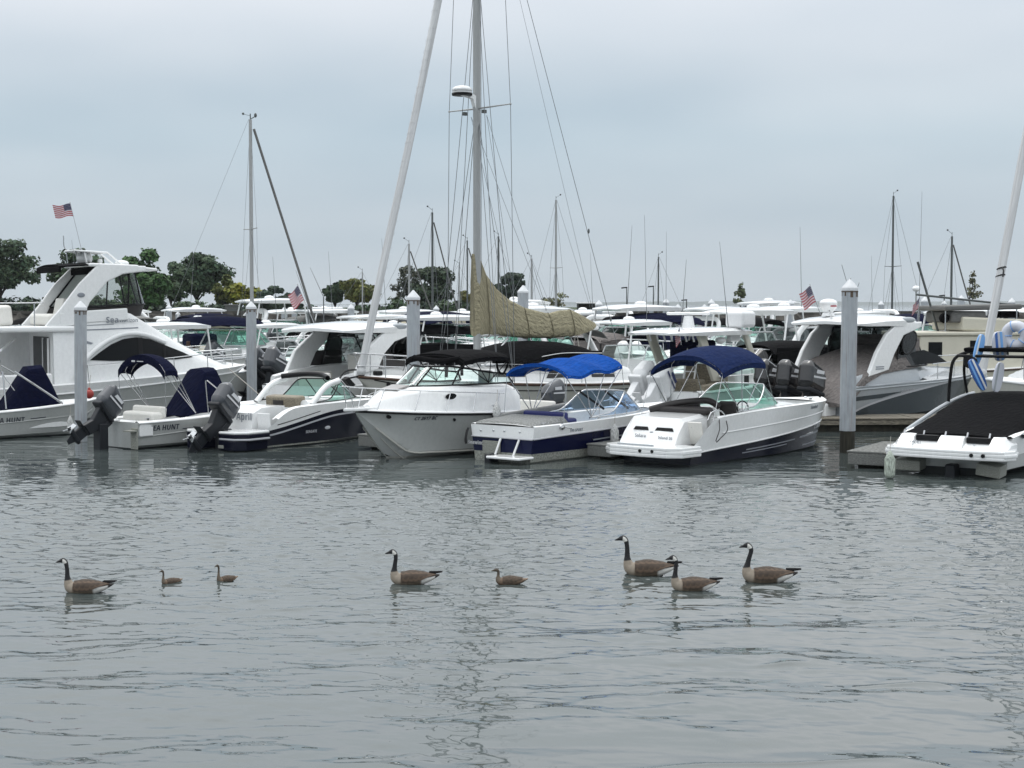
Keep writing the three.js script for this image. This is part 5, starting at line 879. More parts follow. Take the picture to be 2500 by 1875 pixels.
{ // --- center console with the long white hardtop
  const L = 9.6, yaw = 50, t = thing('center_console', 'large white center console with long hardtop, tan seats and white outboards', 'motorboat', byMid(1628, 54), yaw);
  const H = hullForm({ L, B: 2.95, fs: 1.16, fb: 1.62, pw: 2.4, tm: .42, ts: .78, sk: 1.2, flare: .34, fe: 1.5 });
  hullParts(t, H, { lo: M.bottom, m: M.gel, boot: .12 });
  part('rub_rail', [H.along(0, .998, .985, .03, .01)], M.gel, t);
  part('deck', [H.gunwale(.0, .998, .34, 0, .06), H.cover(.82, .998, .05), H.liner(.05, .84, .3, .45)], M.deck, t);
  part('transom_port', [ball(.09, -.01, .86, -.75, .3, 1, 1.5)], M.steel, t);
  part('console', [bx(1.3, 1.3, 1.3, 4.2, 1.2, 0, 0, 0, .04, .12)], M.gel, t);
  part('bench_seat', [bx(.6, .9, 1.5, 2.6, 1.3, 0, 0, 0, .05, .14), bx(.5, .8, 1.6, 1.4, 1.15, -.2, 0, 0, 0, .12), bx(.2, .6, 1.5, 2.35, 1.75, 0, 0, 0, .1, .08)], M.tanVinyl, t);
  part('side_coaming', [bx(1.6, .34, .2, 1.2, 1.28, 1.2, 0, 0, .04, .08), bx(1.6, .34, .2, 1.2, 1.28, -1.2, 0, 0, .04, .08)], M.tanVinyl, t);
  part('console_door', [bx(.3, .9, .03, 4.2, 1.2, .66, 0, 0, 0, .01)], M.black, t);
  screen(t, (u) => { const q = horseshoe(1.5, 5.2, 1.2, 1.66, .6)(u); return q; }, (u) => { const q = horseshoe(2.9, 4.6, .95, 2.3, .6)(u); return q; }, [0, .25, .42, .58, .75, 1], M.glass, M.gel, .035);
  part('hardtop', [loft([[-.9, .7, -.04, .03], [-.6, 1.2, -.07, .08], [.8, 1.36, -.08, .16], [2.4, 1.36, -.08, .18], [3.6, 1.2, -.08, .12], [4.15, .8, -.06, .02]].map(([x, a, lo, hi]) => [[x, 3.18 + lo, a], [x, 3.18 + hi * .4, a + .04], [x, 3.18 + hi, a * .8], [x, 3.2 + hi, 0], [x, 3.18 + hi, -a * .8], [x, 3.18 + hi * .4, -a - .04], [x, 3.18 + lo, -a], [x, 3.2 + lo, 0]]), true, true, .7)], M.gel, t);
  part('hardtop_leg', [1, -1].flatMap(s => [plate([[1.3, 1.5], [1.75, 1.5], [.75, 3.15], [.3, 3.15]], s * 1.05 - .06, s * 1.05 + .06, .025), plate([[4.5, 1.6], [4.85, 1.6], [3.8, 3.15], [3.5, 3.15]], s * .9 - .05, s * .9 + .05, .025)]), mat(.50, .49, .42, { roughness: .4 }), t);
  part('rocket_ladder', [[-.3, .15].map(z => rod([1.5, 1.5, z], [1.9, 3.1, z], .035)), [1.8, 2.1, 2.4, 2.7].map((y, i) => rod([1.575 + i * .075, y, -.3], [1.575 + i * .075, y, .15], .025))].flat(9), M.gel, t);
  part('open_array_radar', [bx(.3, .11, 1.55, 1.8, 3.86, -.3, 0, .5, 0, .05), turned([[.24, 0], [.2, .2], [.16, .42]], 1.8, 3.36, -.3)], M.gel, t);
  part('tower_canvas', [bx(1.3, .7, 1.2, 2.4, 2.55, -.5, 0, 0, 0, .1)], M.navyCloth, t);
  part('spreader_light', [ball(.2, 1.9, 2.92, 1.0, 1.4, .6, .8), bx(.7, .3, .2, 2.9, 3.0, .9, 0, 0, 0, .08)], M.gel, t);
  part('outrigger', [rod([2.4, 3.3, 1.0], [2.25, 6.4, .7], .018, .006), rod([2.4, 3.3, -1.0], [2.25, 5.8, -.7], .018, .006)], M.wire, t);
  part('rod_holder', Array.from({ length: 7 }, (_, i) => rod([.35, 2.9, -.9 + i * .3], [.15, 3.35, -.9 + i * .3], .035)), M.gel, t);
  part('cowling_box', [bx(.9, .6, .8, 3.2, 3.65, 1.0, 0, 0, 0, .14)], M.cowlWhite, t);
  for (const z of [-.78, -.02, .72].slice(0, 2)) outboard(t, -.55, .82, z, 64, M.cowlWhite, { s: 1.42, decal: mat(.02, .03, .10) });
  part('engine_bracket', [bx(.7, .6, 2.0, -.3, .55, -.3, 0, 0, 0, .08)], M.gel, t);
  flag('pennant_flag', 'small dark furled flag in front of the long white hardtop', at(1663, 842, 53.0), 0, .3, .44, .6, .1, .8);
}
// --- sailboats
function sailRig(t, o) { // mast, spreaders, boom with cover, stays and furled headsail
  const { mx, my, top, lean = 0 } = o;
  part('mast', [turned([[o.r, 0], [o.r, (top - my) * .6], [o.r * .85, top - my], [.01, top - my + .02]], 0, 0, 0, 10).applyMatrix4(new THREE.Matrix4().makeScale(1.25, 1, 1)).translate(mx, my, 0)], o.mat || M.mast, t);
  const sp = [], wires = [];
  (o.spread || []).forEach(([y, w, sw]) => { for (const s of [1, -1]) { sp.push(rod([mx, y, 0], [mx - (sw || .1), y + .04, s * w], .035, .022), ball(.04, mx - (sw || .1), y + .04, s * w)); } });
  if (sp.length) part('spreader', sp, o.mat || M.alu, t);
  for (const s of [1, -1]) {
    let prev = [mx - .15, o.deck, s * o.cw];
    for (const [y, w, sw] of o.spread || []) { wires.push(rod(prev, [mx - (sw || .1), y, s * w], o.wr)); wires.push(rod([mx - .3, o.deck, s * o.cw * .9], [mx, y - .1, s * .05], o.wr), rod([mx + .5, o.deck, s * o.cw * .9], [mx, y - .2, s * .05], o.wr)); prev = [mx - (sw || .1), y, s * w]; }
    wires.push(rod(prev, [mx, o.hound || top - .1, 0], o.wr));
  }
  if (o.back) wires.push(rod([o.back, o.deck, 0], [mx - .1, top, 0], o.wr));
  if (o.fore) wires.push(rod([o.fore, o.bowY, 0], [mx + .05, o.foreTop || top - .1, 0], o.wr));
  part('rigging', wires, M.wire, t);
}
{ // tall sailboat in the middle: bow near and left
  const L = 13.8, yaw = 225, t = thing('sailboat', 'tall sailboat in the middle with white furled jib and tan sail cover, bow left', 'sailboat', byBow(872, 916, 52.0, L, yaw), yaw);
  const H = hullForm({ L, B: 4.1, fs: 1.2, fb: 1.76, pw: 1.9, tm: .35, pe: 1.0, ts: .84, sk: 1.0, tw: .74, flare: .1, cr: .9, cv: .45, round: true, fe: 1, dr: .5, se: 1.8 });
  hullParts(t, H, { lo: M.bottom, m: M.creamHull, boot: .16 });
  part('toe_rail', [H.along(0, .998, .975, .05, .0), H.aft(.975, .05)], M.teak, t); part('cove_line', [H.along(.02, .96, .86, .02, .002)], M.black, t);
  part('deck', [H.gunwale(0, .999, .5, 0, .05), H.cover(.0, .999, .12, .0, .0)], M.deck, t);
  part('lettering', [H.text('WINDSONG', 11.7, 1.3, .15, -1)], M.ink, t); part('hawse_port', [ball(.09, ...H.off(.925, .80, -1, .0), 1, 1, .4)], M.black, t);
  const ca = [[1.0, 1.15, 1.2, .98, 1.75], [2.6, 1.35, 1.22, 1.15, 2.1], [4.4, 1.42, 1.26, 1.2, 2.32], [5.4, 1.42, 1.28, 1.15, 2.30], [6.0, 1.38, 1.3, 1.05, 1.95], [8.4, 1.2, 1.4, .95, 1.92], [10.6, .8, 1.56, .5, 1.82]];
  part('cabin', [trunkLoft(ca, .1)], M.gel, t);
  part('cabin_window', [sidePane(ca, [[2.2, 1.42], [3.6, 1.46], [3.6, 1.86], [2.2, 1.8]], .012), sidePane(ca, [[5.0, 1.5], [6.0, 1.5], [5.7, 1.82], [5.0, 1.9]], .012), sidePane(ca, [[7.0, 1.58], [8.6, 1.62], [8.6, 1.76], [7.0, 1.76]], .012)].flat(), M.darkVinyl, t);
  part('dodger', [sheet((u, v) => { const s = 2 * v - 1, e = Math.abs(s); return [lerp(3.4, 7.9, u), 2.46 + .34 * Math.sin(Math.PI * clamp(u * .9 + .08)) - .55 * Math.pow(e, 5), s * (1.42 - .1 * u)]; }, 14, 14, .03), bx(.05, .6, 2.3, 2.95, 2.1, 0, 0, 0, 0, .02), bx(3.0, .5, .04, 4.6, 2.2, -1.42), bx(3.0, .5, .04, 4.6, 2.2, 1.42)], M.blackCloth, t);
  part('handrail', [rail([[3.2, 2.36, -1.5], [5.4, 2.4, -1.5], [6.4, 2.3, -1.45]], []), rail([[3.2, 2.36, 1.5], [5.4, 2.4, 1.5]], [])], M.gel, t);
  part('stanchion_line', [1, -1].flatMap(s => [.05, .2, .35, .5, .64, .78].map(q => { const a = H.S(q, 1, s); return rod([a[0], a[1], a[2] - s * .08], [a[0], a[1] + .66, a[2] - s * .08], .014); })).concat([1, -1].flatMap(s => [.66, .36].map(h => tube([.03, .2, .4, .6, .78, .9].map(q => { const a = H.S(q, 1, s); return [a[0], a[1] + h, a[2] - s * .08]; }), .008)))), M.steel, t);
  part('pulpit', [tube([[12.0, 2.42, -.72], [13.0, 2.5, -.4], [13.95, 2.56, 0], [13.0, 2.5, .4], [12.0, 2.42, .72]], .022), tube([[12.0, 2.05, -.74], [13.1, 2.1, -.36], [13.8, 2.14, 0], [13.1, 2.1, .36], [12.0, 2.05, .74]], .016), ...[[12.0, .74], [12.9, .40]].flatMap(([x, z]) => [rod([x, 1.68, z], [x, 2.46, z], .018), rod([x, 1.68, -z], [x, 2.46, -z], .018)]), rod([13.6, 1.74, .1], [13.9, 2.54, 0], .018)], M.steel, t);
  part('anchor', [rod([13.5, 1.82, 0], [14.2, 1.72, 0], .03), plate([[14.25, 1.78], [13.95, 1.5], [14.12, 1.42], [14.4, 1.7]], -.12, .12, .02), bx(.3, .16, .22, 12.9, 1.86, 0, 0, 0, 0, .05)], M.black, t);
  const mx = 8.25, my = 1.9, top = 21.5;
  sailRig(t, { mx, my, top, r: .125, wr: .011, deck: 1.4, cw: 1.75, spread: [[11.15, 1.58, .12], [16.3, 1.25, .1]], back: .15, mat: M.mast });
  part('radar_dome', [ball(.36, mx + .72, 11.75, 0, 1, .42, 1, 18), turned([[.35, 0], [.36, .06]], mx + .72, 11.62, 0, 18), plate([[.1, -.5], [.25, -.1], [.95, .0], [.95, .05], [.2, .05], [.1, .0]], -.08, .08).translate(mx, 11.58, 0)], M.gel, t); part('radar_base', [turned([[.01, 0], [.36, .0], [.37, .08], [.01, .08]], mx + .72, 11.55, 0, 18)], M.black, t);
  part('mast_light', [bx(.16, .12, .1, mx + .12, 11.0, .5), bx(.16, .12, .1, mx + .12, 11.0, -.5), bx(.08, .2, .1, mx - .16, 9.6, .06), bx(.06, .5, .06, mx - .15, 14, 0)], M.darkMast, t);
  part('furled_jib', [tube([[13.6, 2.05, 0], [12.68, 5.4, 0], [11.48, 9.6, 0], [10.02, 15.0, 0], [8.5, 20.9, 0]], .135, 10, 60), turned([[.1, 0], [.16, .08], [.16, .18], [.1, .26]], 13.62, 1.82, 0)], M.sailWhite, t);
  part('jib_binding', Array.from({ length: 44 }, (_, i) => { const u = (i + .5 + .7 * noise(i * 3.3, 1, 1)) / 44, x = lerp(13.5, 8.55, u), y = lerp(2.15, 20.7, u); return new THREE.TorusGeometry(.1365, .0035, 4, 12).applyMatrix4(new THREE.Matrix4().makeRotationX(Math.PI / 2 + .22)).applyMatrix4(new THREE.Matrix4().makeRotationZ(.28)).translate(x - .02 + .14 * Math.sin(Math.PI * u) * 0, y, 0); }), M.sailWhite, t);
  // tan cover over the flaked mainsail
  const prof = [[mx + .24, 3.05, 6.0, .14], [mx + .02, 3.02, 5.98, .2], [mx - .18, 3.02, 5.75, .19], [mx - .45, 3.03, 5.25, .18], [mx - .95, 3.06, 4.75, .21], [mx - 1.6, 3.0, 4.36, .24], [mx - 2.4, 2.94, 4.06, .27], [mx - 3.2, 2.92, 3.92, .29], [mx - 3.7, 2.92, 3.84, .28], [mx - 4.3, 2.93, 3.96, .27], [mx - 4.9, 2.98, 3.98, .26], [mx - 5.3, 3.0, 3.86, .24], [mx - 5.8, 3.1, 3.66, .2], [mx - 6.15, 3.2, 3.52, .15], [mx - 6.3, 3.3, 3.48, .1]];
  part('sail_cover', [loft(prof.map(([x, lo, hi, w], k) => Array.from({ length: 22 }, (_, i) => { const a = i / 22 * 6.283, c = Math.cos(a), s = Math.sin(a), m = (lo + hi) / 2, h = (hi - lo) / 2, y = m + h * Math.sign(s) * Math.pow(Math.abs(s), .75); const n = 1 + .20 * noise(x * 1.3 + c * .6, y * 2.0, 3.1) - .06 * Math.abs(noise(x * 4, y * 1.2 + x * 2, 8)); return [x, y, w * Math.sign(c) * Math.pow(Math.abs(c), .6) * n * lerp(1, .42, sm(.1, 1, (y - lo) / (hi - lo)))]; })), true, true, 1.0)], M.tanCloth, t);
  part('cover_strap', [-.4, -1.9, -3.5, -4.75].map(d => { const k = prof.findIndex(p => p[0] <= mx + d), [x, lo, hi, w] = prof[k]; return tube(Array.from({ length: 14 }, (_, i) => { const a = i / 14 * 6.283, s = Math.sin(a), c = Math.cos(a); const y = (lo + hi) / 2 + ((hi - lo) / 2 + .01) * Math.sign(s) * Math.pow(Math.abs(s), .75); return [x + .05 * s, y, (w + .02) * Math.sign(c) * Math.pow(Math.abs(c), .6) * lerp(1, .44, sm(.1, 1, (y - lo) / (hi - lo)))]; }), .018, 5, 50, true); }), M.tanCloth, t);
  part('boom', [rod([mx - .1, 3.1, 0], [mx - 6.45, 3.28, 0], .10, .09, 10), rod([mx - .3, 1.95, 0], [mx - 1.6, 2.95, 0], .03), ball(.1, mx - 6.45, 3.4, 0)], M.gel, t);
  part('mainsheet', [rod([mx - 5.2, 3.0, 0], [mx - 5.0, 1.7, .1], .02), rod([mx - 5.3, 3.0, 0], [mx - 5.5, 1.7, -.1], .02)], M.rope, t);
  part('topping_lift', [rod([mx - 6.3, 3.6, 0], [mx - .2, 20.9, 0], .006), rod([mx - 1.9, 4.2, .02], [mx - .1, 10.9, .4], .007), rod([mx - 3.6, 3.95, .02], [mx - .1, 10.9, .4], .007), rod([mx - 1.9, 4.2, -.02], [mx - .1, 10.9, -.4], .007), rod([mx - 3.6, 3.95, -.02], [mx - .1, 10.9, -.4], .007), rod([mx - .14, 2.1, -.1], [mx - .14, 20.5, -.05], .008)], M.wire, t);
  part('backstay_fitting', [ball(.05, 1.0, 3.6, 0, .8, 2, .8), ball(.05, 2.3, 7.0, 0, .8, 2, .8)], M.darkMast, t);
}
{ // sailboat at the right edge
  const L = 12.5, yaw = 222, t = thing('sailboat', 'sailboat at the right edge with thick white furled jib, pale bow behind the tow boat', 'sailboat', byBow(2386, 926, 46.5, L, yaw), yaw);
  const H = hullForm({ L, B: 3.9, fs: 1.25, fb: 1.98, pw: 1.9, tm: .35, pe: 1.0, ts: .86, sk: 1.0, tw: .74, flare: .1, cr: .9, cv: .45, round: true, fe: 1, dr: .5 });
  hullParts(t, H, { lo: M.bottom, m: M.creamHull, boot: .2 });
  part('toe_rail', [H.along(0, .998, .98, .04, .0)], M.gel, t); part('deck', [H.cover(0, .999, .14), H.gunwale(0, .999, .4, 0, .05)], M.deck, t);
  const ca = [[3.0, 1.2, 1.3, 1.05, 2.1], [6.5, 1.25, 1.4, 1.0, 2.15], [8.8, .9, 1.7, .6, 2.2], [10.0, .55, 1.85, .3, 2.1]];
  part('cabin', [trunkLoft(ca, .1)], M.gel, t);
  part('registration', [H.text('CT 8170 AB', 10.75, 1.5, .15, -1)], M.fadedInk, t); part('bow_roller', [bx(.7, .09, .16, 12.4, 2.02, 0, 0, 0, 0, .03), bx(.06, .5, .09, 12.0, 1.74, -.36)], M.steel, t);
  part('pulpit', [tube([[11.0, 2.6, -.66], [12.0, 2.68, -.3], [12.6, 2.72, 0], [12.0, 2.68, .3], [11.0, 2.6, .66]], .02), rod([11.0, 1.9, .66], [11.0, 2.6, .66], .016), rod([11.0, 1.9, -.66], [11.0, 2.6, -.66], .016), rod([12.2, 2.0, .2], [12.5, 2.7, .05], .016)], M.steel, t);
  sailRig(t, { mx: 7.2, my: 2.1, top: 18.5, r: .11, wr: .014, deck: 1.55, cw: 1.6, spread: [[9.4, 1.4, .1]], back: .2, mat: M.mast });
  part('furled_jib', [tube([[12.25, 2.15, 0], [11.55, 4.3, 0], [10.3, 8.2, 0], [8.9, 12.8, 0], [7.35, 17.9, 0]], .125, 10, 60), turned([[.12, 0], [.17, .08], [.17, .2], [.1, .28]], 12.3, 1.98, 0)], M.sailWhite, t);
  part('jib_tie', [[11.3, 5.05], [11.24, 5.28]].map(([x, y]) => new THREE.TorusGeometry(.135, .022, 5, 14).applyMatrix4(new THREE.Matrix4().makeRotationX(Math.PI / 2 + .3)).translate(x, y, 0)).concat([tube([[11.4, 5.3, -.12], [11.55, 5.2, -.25], [11.66, 5.02, -.3]], .025)]), M.black, t);
}
{ // sailboat at left with the bare grey mast, bow to the right
  const L = 10.4, yaw = 30, p = byMid(615, 86), t = thing('sailboat', 'sailboat at left with bare grey mast, dark furled jib and olive sail cover', 'sailboat', p.addScaledVector(turnDir(yaw), -5.9), yaw);
  const H = hullForm({ L, B: 3.3, fs: 1.1, fb: 1.5, pw: 1.9, tm: .35, pe: 1.0, ts: .84, sk: 1.0, tw: .74, flare: .1, cr: .9, cv: .45, round: true, fe: 1, dr: .5 });
  hullParts(t, H, { lo: M.bottom, m: M.navyHull, m2: M.creamHull, split: (q) => .62 + .2 * q, boot: .2 });
  part('toe_rail', [H.along(0, .998, .98, .035, .0)], M.gel, t); part('deck', [H.cover(0, .999, .14)], M.deck, t);
  const ca = [[2.6, 1.1, 1.15, .95, 2.0], [6.4, 1.1, 1.25, .85, 2.0], [8.6, .55, 1.4, .3, 1.75]];
  part('cabin', [trunkLoft(ca, .1)], M.cream, t);
  part('porthole', [4.2, 5.2, 6.1, 7.0].map(x => sidePane(ca, arcPts((u) => [x + .16 * Math.cos(u * 6.28), 1.62 + .12 * Math.sin(u * 6.28)], 12), .012)).flat(), M.black, t);
  part('dodger', [bx(1.5, .7, 1.7, 2.9, 2.25, 0, 0, 0, 0, .2)], M.navyCloth, t);
  sailRig(t, { mx: 5.9, my: 2.0, top: 14.3, r: .085, wr: .007, deck: 1.3, cw: 1.45, spread: [[8.3, .98, .05]], back: .2, mat: M.mast });
  part('furled_jib', [tube([[10.1, 1.7, 0], [8.9, 5.4, 0], [7.4, 9.9, 0], [6.1, 13.8, 0]], .075, 8, 50)], M.greyCloth, t);
  part('masthead_vane', [rod([5.9, 14.3, 0], [5.9, 14.62, 0], .03), rod([5.9, 14.5, 0], [5.45, 14.56, .1], .012), ball(.07, 5.45, 14.58, .1), rod([5.95, 14.35, 0], [6.2, 14.5, 0], .03), ball(.08, 6.2, 14.55, 0, 1, 1.6, 1)], M.darkMast, t);
  part('sail_cover', [loft([[5.75, .05, .3], [5.4, .18, .34], [4.2, .2, .3], [2.8, .2, .26], [1.8, .15, .2]].map(([x, w, h]) => Array.from({ length: 14 }, (_, i) => { const a = i / 14 * 6.283; return [x, 3.0 + Math.sin(a) * h, Math.cos(a) * w]; })), true, true, 1)], M.oliveCloth, t);
  part('boom', [rod([5.8, 2.75, 0], [1.6, 2.8, 0], .07)], M.alu, t);
  part('windvane', [bx(.5, .5, .06, 2.2, 1.95, .6, 0, 0, 0, .1)], M.teak, t);
}
// ------------------------------------------------------------------ boats farther in
function smallCruiser(name, label, pos, yaw, o = {}) {
  const t = thing(name, label, 'motorboat', pos, yaw, o.group), L = o.L || 8, B = o.B || 2.8, w = B / 2;
  const H = hullForm({ L, B, fs: o.fs || 1.1, fb: o.fb || 1.45, pw: 2.4, tm: .42, ts: .78, sk: 1.2, flare: .32, fe: 1.4, se: 1.5 });
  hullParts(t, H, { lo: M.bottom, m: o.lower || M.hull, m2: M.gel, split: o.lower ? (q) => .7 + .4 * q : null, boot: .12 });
  part('rub_rail', [H.along(0, .998, .985, .03, .008)], o.rail || M.silver, t);
  part('deck', [H.gunwale(0, .998, .3, 0, .05), H.cover(.5, .998, .16), H.liner(.03, .5, .28, .55)], M.gel, t);
  const st = [[L * .34, w - .28, 1.1, w - .42, 1.75], [L * .52, w - .3, 1.2, w - .5, 1.9], [L * .68, w - .52, 1.3, w - .85, 1.78], [L * .86, .3, 1.4, .15, 1.55]];
  part('cabin', [trunkLoft(st, .12)], M.gel, t);
  part('cabin_window', sidePane(st, [[L * .42, 1.4], [L * .62, 1.46], [L * .58, 1.62], [L * .42, 1.64]], .014), M.darkGlass, t);
  screen(t, horseshoe(L * .24, L * .56, w - .3, 1.74, .65), horseshoe(L * .28, L * .47, w - .36, 2.36, .65), [0, .22, .4, .6, .78, 1], o.glass || M.greenGlass, o.frame || M.alu, .03);
  if (o.hard) { part('hardtop', [loft([[.12, .7, -.04, .03], [.16, .94, -.08, .1], [.30, 1, -.09, .16], [.42, .98, -.09, .15], [.49, .86, -.08, .06], [.51, .7, -.05, .0]].map(([x, k, lo, hi]) => { const a = (w - .26) * k; return [[x * L, o.hard + lo, a], [x * L, o.hard + hi * .5, a + .03], [x * L, o.hard + hi, a * .75], [x * L, o.hard + hi + .03, 0], [x * L, o.hard + hi, -a * .75], [x * L, o.hard + hi * .5, -a - .03], [x * L, o.hard + lo, -a], [x * L, o.hard + lo + .03, 0]]; }), true, true, .7)], M.gel, t); part('hardtop_post', [[L * .17, L * .12], [L * .47, L * .5]].flatMap(([a, b]) => [1, -1].map(s => rod([a, o.hard, s * (w - .4)], [b, 1.4, s * (w - .32)], .04))), M.gel, t); part('radar_dome', [ball(.26, L * .3, o.hard + .2, 0, 1, .45, 1)], M.gel, t); }
  if (o.cloth) part('canvas_top', [sheet((u, v) => { const s = 2 * v - 1, e = Math.abs(s); return [lerp(L * .06, L * .46, u), (o.topY || 2.75) + .16 * Math.sin(Math.PI * u) - .34 * Math.pow(e, 4), s * (w - .22)]; }, 12, 12, .03)], o.cloth, t);
  if (o.cloth && !o.open) part('canvas_curtain', [1, -1].flatMap(s => [bx(L * .36, .95, .03, L * .26, 1.95, s * (w - .24))]).concat(bx(.03, 1.1, B - .55, L * .07, 1.85, 0)), o.curtain || o.cloth, t);
  if (o.arch) part('radar_arch', [tube([[L * .1, 1.3, w - .2], [L * .2, 2.5, w - .3], [L * .22, 2.8, w - .6], [L * .22, 2.84, 0], [L * .22, 2.8, -w + .6], [L * .2, 2.5, -w + .3], [L * .1, 1.3, -w + .2]], .12, 8, 50)], M.gel, t);
  part('bow_rail', [1, -1].map(s => rail([.5, .64, .8, .95].map(q => { const a = H.S(q, 1, s); return [a[0], a[1] + .55, a[2] - s * .12 * (1 - q)]; }), [.55, .7, .86].map(q => { const a = H.S(q, 1, s); return [[a[0], a[1], a[2] - s * .1], [a[0], a[1] + .55, a[2] - s * .12 * (1 - q)]]; }), .018)), M.steel, t);
  if (o.ob) for (const z of o.ob) outboard(t, -.4, 1.0, z, o.tilt ?? 30, o.obm || M.cowlGrey, { s: 1.4 });
  if (o.antenna) part('antenna', [rod([L * .3, 2.6, w - .5], [L * .26, o.antenna, w - .4], .016, .006)], M.wire, t);
  return t;
}
const BG = 'motorboats moored farther in';
smallCruiser('sedan_cruiser', 'white cruiser with black slanted window canvas, right of the tall white piling', byMid(925, 68), 32, { L: 9.5, B: 3.2, fs: 1.4, fb: 1.7, hard: 3.55, cloth: M.blackCloth, topY: 3.1, glass: M.smoke, frame: M.black });
smallCruiser('pilot_cruiser', 'white boat with hardtop and pale green windows behind the sailboat mast', byMid(1080, 76), 205, { L: 8.5, B: 3, fs: 1.3, fb: 1.6, hard: 3.1, glass: M.greenGlass });
smallCruiser('express_boat', 'white boat with curved pale windshield behind the black dodger', byMid(1268, 80), 40, { L: 9, B: 3, fs: 1.4, fb: 1.75, arch: true, glass: M.greenGlass });
smallCruiser('canvas_cruiser', 'white cruiser with dark canvas behind the navy bimini, bow left', byMid(2012, 66), 215, { L: 9, B: 3, fs: 1.15, fb: 1.5, cloth: M.blackCloth, topY: 2.5, glass: M.smoke });
smallCruiser('express_boat', 'white low cruiser left of the grey cruiser hardtop', byMid(1870, 82), 38, { L: 9, B: 3.1, fs: 1.5, fb: 1.85, arch: true, glass: M.glass });
smallCruiser('outboard_boat', 'white boat with two dark grey outboards behind the white piling at left', byMid(668, 64.5), 60, { L: 8, B: 2.7, ob: [-.45, .45], hard: null, glass: M.glass });
smallCruiser('canvas_cruiser', 'white boat with navy canvas at the right edge behind the boards', byMid(2455, 72), 25, { L: 9, B: 3.1, fs: 1.4, fb: 1.8, cloth: M.navyCloth, topY: 3.2, antenna: 7 });
smallCruiser('console_boat', 'white open boat with blue canvas behind the rod holders', byMid(1560, 73), 45, { L: 8, B: 2.8, fs: 1.2, fb: 1.5, cloth: M.navyCloth, topY: 2.7, ob: [-.4, .4], obm: M.cowlWhite });
smallCruiser('console_boat', 'white boat with taupe canvas left of the bright blue bimini', byMid(1402, 76), 52, { L: 8, B: 2.8, fs: 1.3, fb: 1.6, cloth: M.taupe, topY: 2.6, ob: [0], obm: M.cowlWhite });
smallCruiser('hardtop_boat', 'cream hardtop boat just left of the long white hardtop', byMid(1440, 66), 48, { L: 9, B: 3, fs: 1.2, fb: 1.6, hard: 3.35, glass: M.glass, antenna: 8.0 });
smallCruiser('hardtop_boat', 'white hardtop boat behind the left express cruiser', byMid(800, 78), 40, { L: 9.5, B: 3.2, fs: 1.5, fb: 1.8, hard: 3.5, glass: M.smoke, antenna: 7.5 });
{ // cream trawler
  const t = thing('trawler_yacht', 'cream cabin trawler with dark square window and grey flybridge canvas at right', 'yacht', byMid(2165, 66.5), 12), L = 11;
  const H = hullForm({ L, B: 3.8, fs: 1.3, fb: 1.9, pw: 2.2, tm: .42, ts: .84, sk: 1.1, flare: .2, se: 1.6 });
  hullParts(t, H, { lo: M.bottom, m: M.cream, boot: .2 }); part('rub_rail', [H.along(0, .998, .985, .04, .01)], M.teak, t); part('deck', [H.cover(0, .998, .1), H.gunwale(0, .998, .4, 0, .05)], M.deck, t);
  part('cabin', [bx(5.2, 1.75, 3.0, 3.4, 2.0, 0, 0, 0, 0, .1), bx(2.2, 1.3, 2.6, 7.2, 2.0, 0, 0, 0, -.06, .12)], M.cream, t);
  part('cabin_window', [bx(.42, .62, .03, 3.3, 2.35, 1.505), bx(.62, .6, .03, 1.5, 2.3, 1.505), bx(.36, .62, .03, 4.7, 2.3, 1.505), bx(1.2, .5, .03, 7.1, 2.2, 1.305)], M.darkGlass, t); part('window_bar', [bx(.46, .04, .04, 3.3, 2.28, 1.515), bx(.04, .3, .04, 3.3, 2.12, 1.515)], M.gel, t);
  part('flybridge', [bx(6.2, .16, 3.2, 3.6, 2.95, 0, 0, 0, 0, .06), bx(3.2, .6, 2.8, 4.4, 3.3, 0, 0, 0, -.04, .1)], M.cream, t);
  part('flybridge_canvas', [bx(3.6, .22, 2.7, 3.8, 4.05, 0, 0, 0, .02, .08), bx(1.6, .5, 2.4, 3.2, 3.65, 0, 0, 0, 0, .1)], M.greyCloth, t); part('canopy_post', [[2.1, 1.2], [5.4, 1.2], [2.1, -1.2], [5.4, -1.2]].map(([x, z]) => rod([x, 3, z], [x, 4, z], .03)), M.alu, t);
  part('deck_gear', [bx(.9, .3, .5, 5.3, 3.75, .6, 0, 0, 0, .08), ball(.22, 2.2, 3.6, .9), bx(.6, .2, .4, 6.3, 3.15, 1.1, 0, 0, 0, .05)], M.blackCloth, t);
  part('mast', [rod([2.4, 3.0, 0], [1.4, 6.0, 0], .05), rod([1.2, 4.6, .3], [7.4, 4.0, .3], .05)], M.darkMast, t);
  flag('ensign_flag', 'small red flag behind the white hood of the grey cruiser, beside the trawler', at(2238, 790, 64), 0, .5, .42, 1.1, -.1, .8);
}
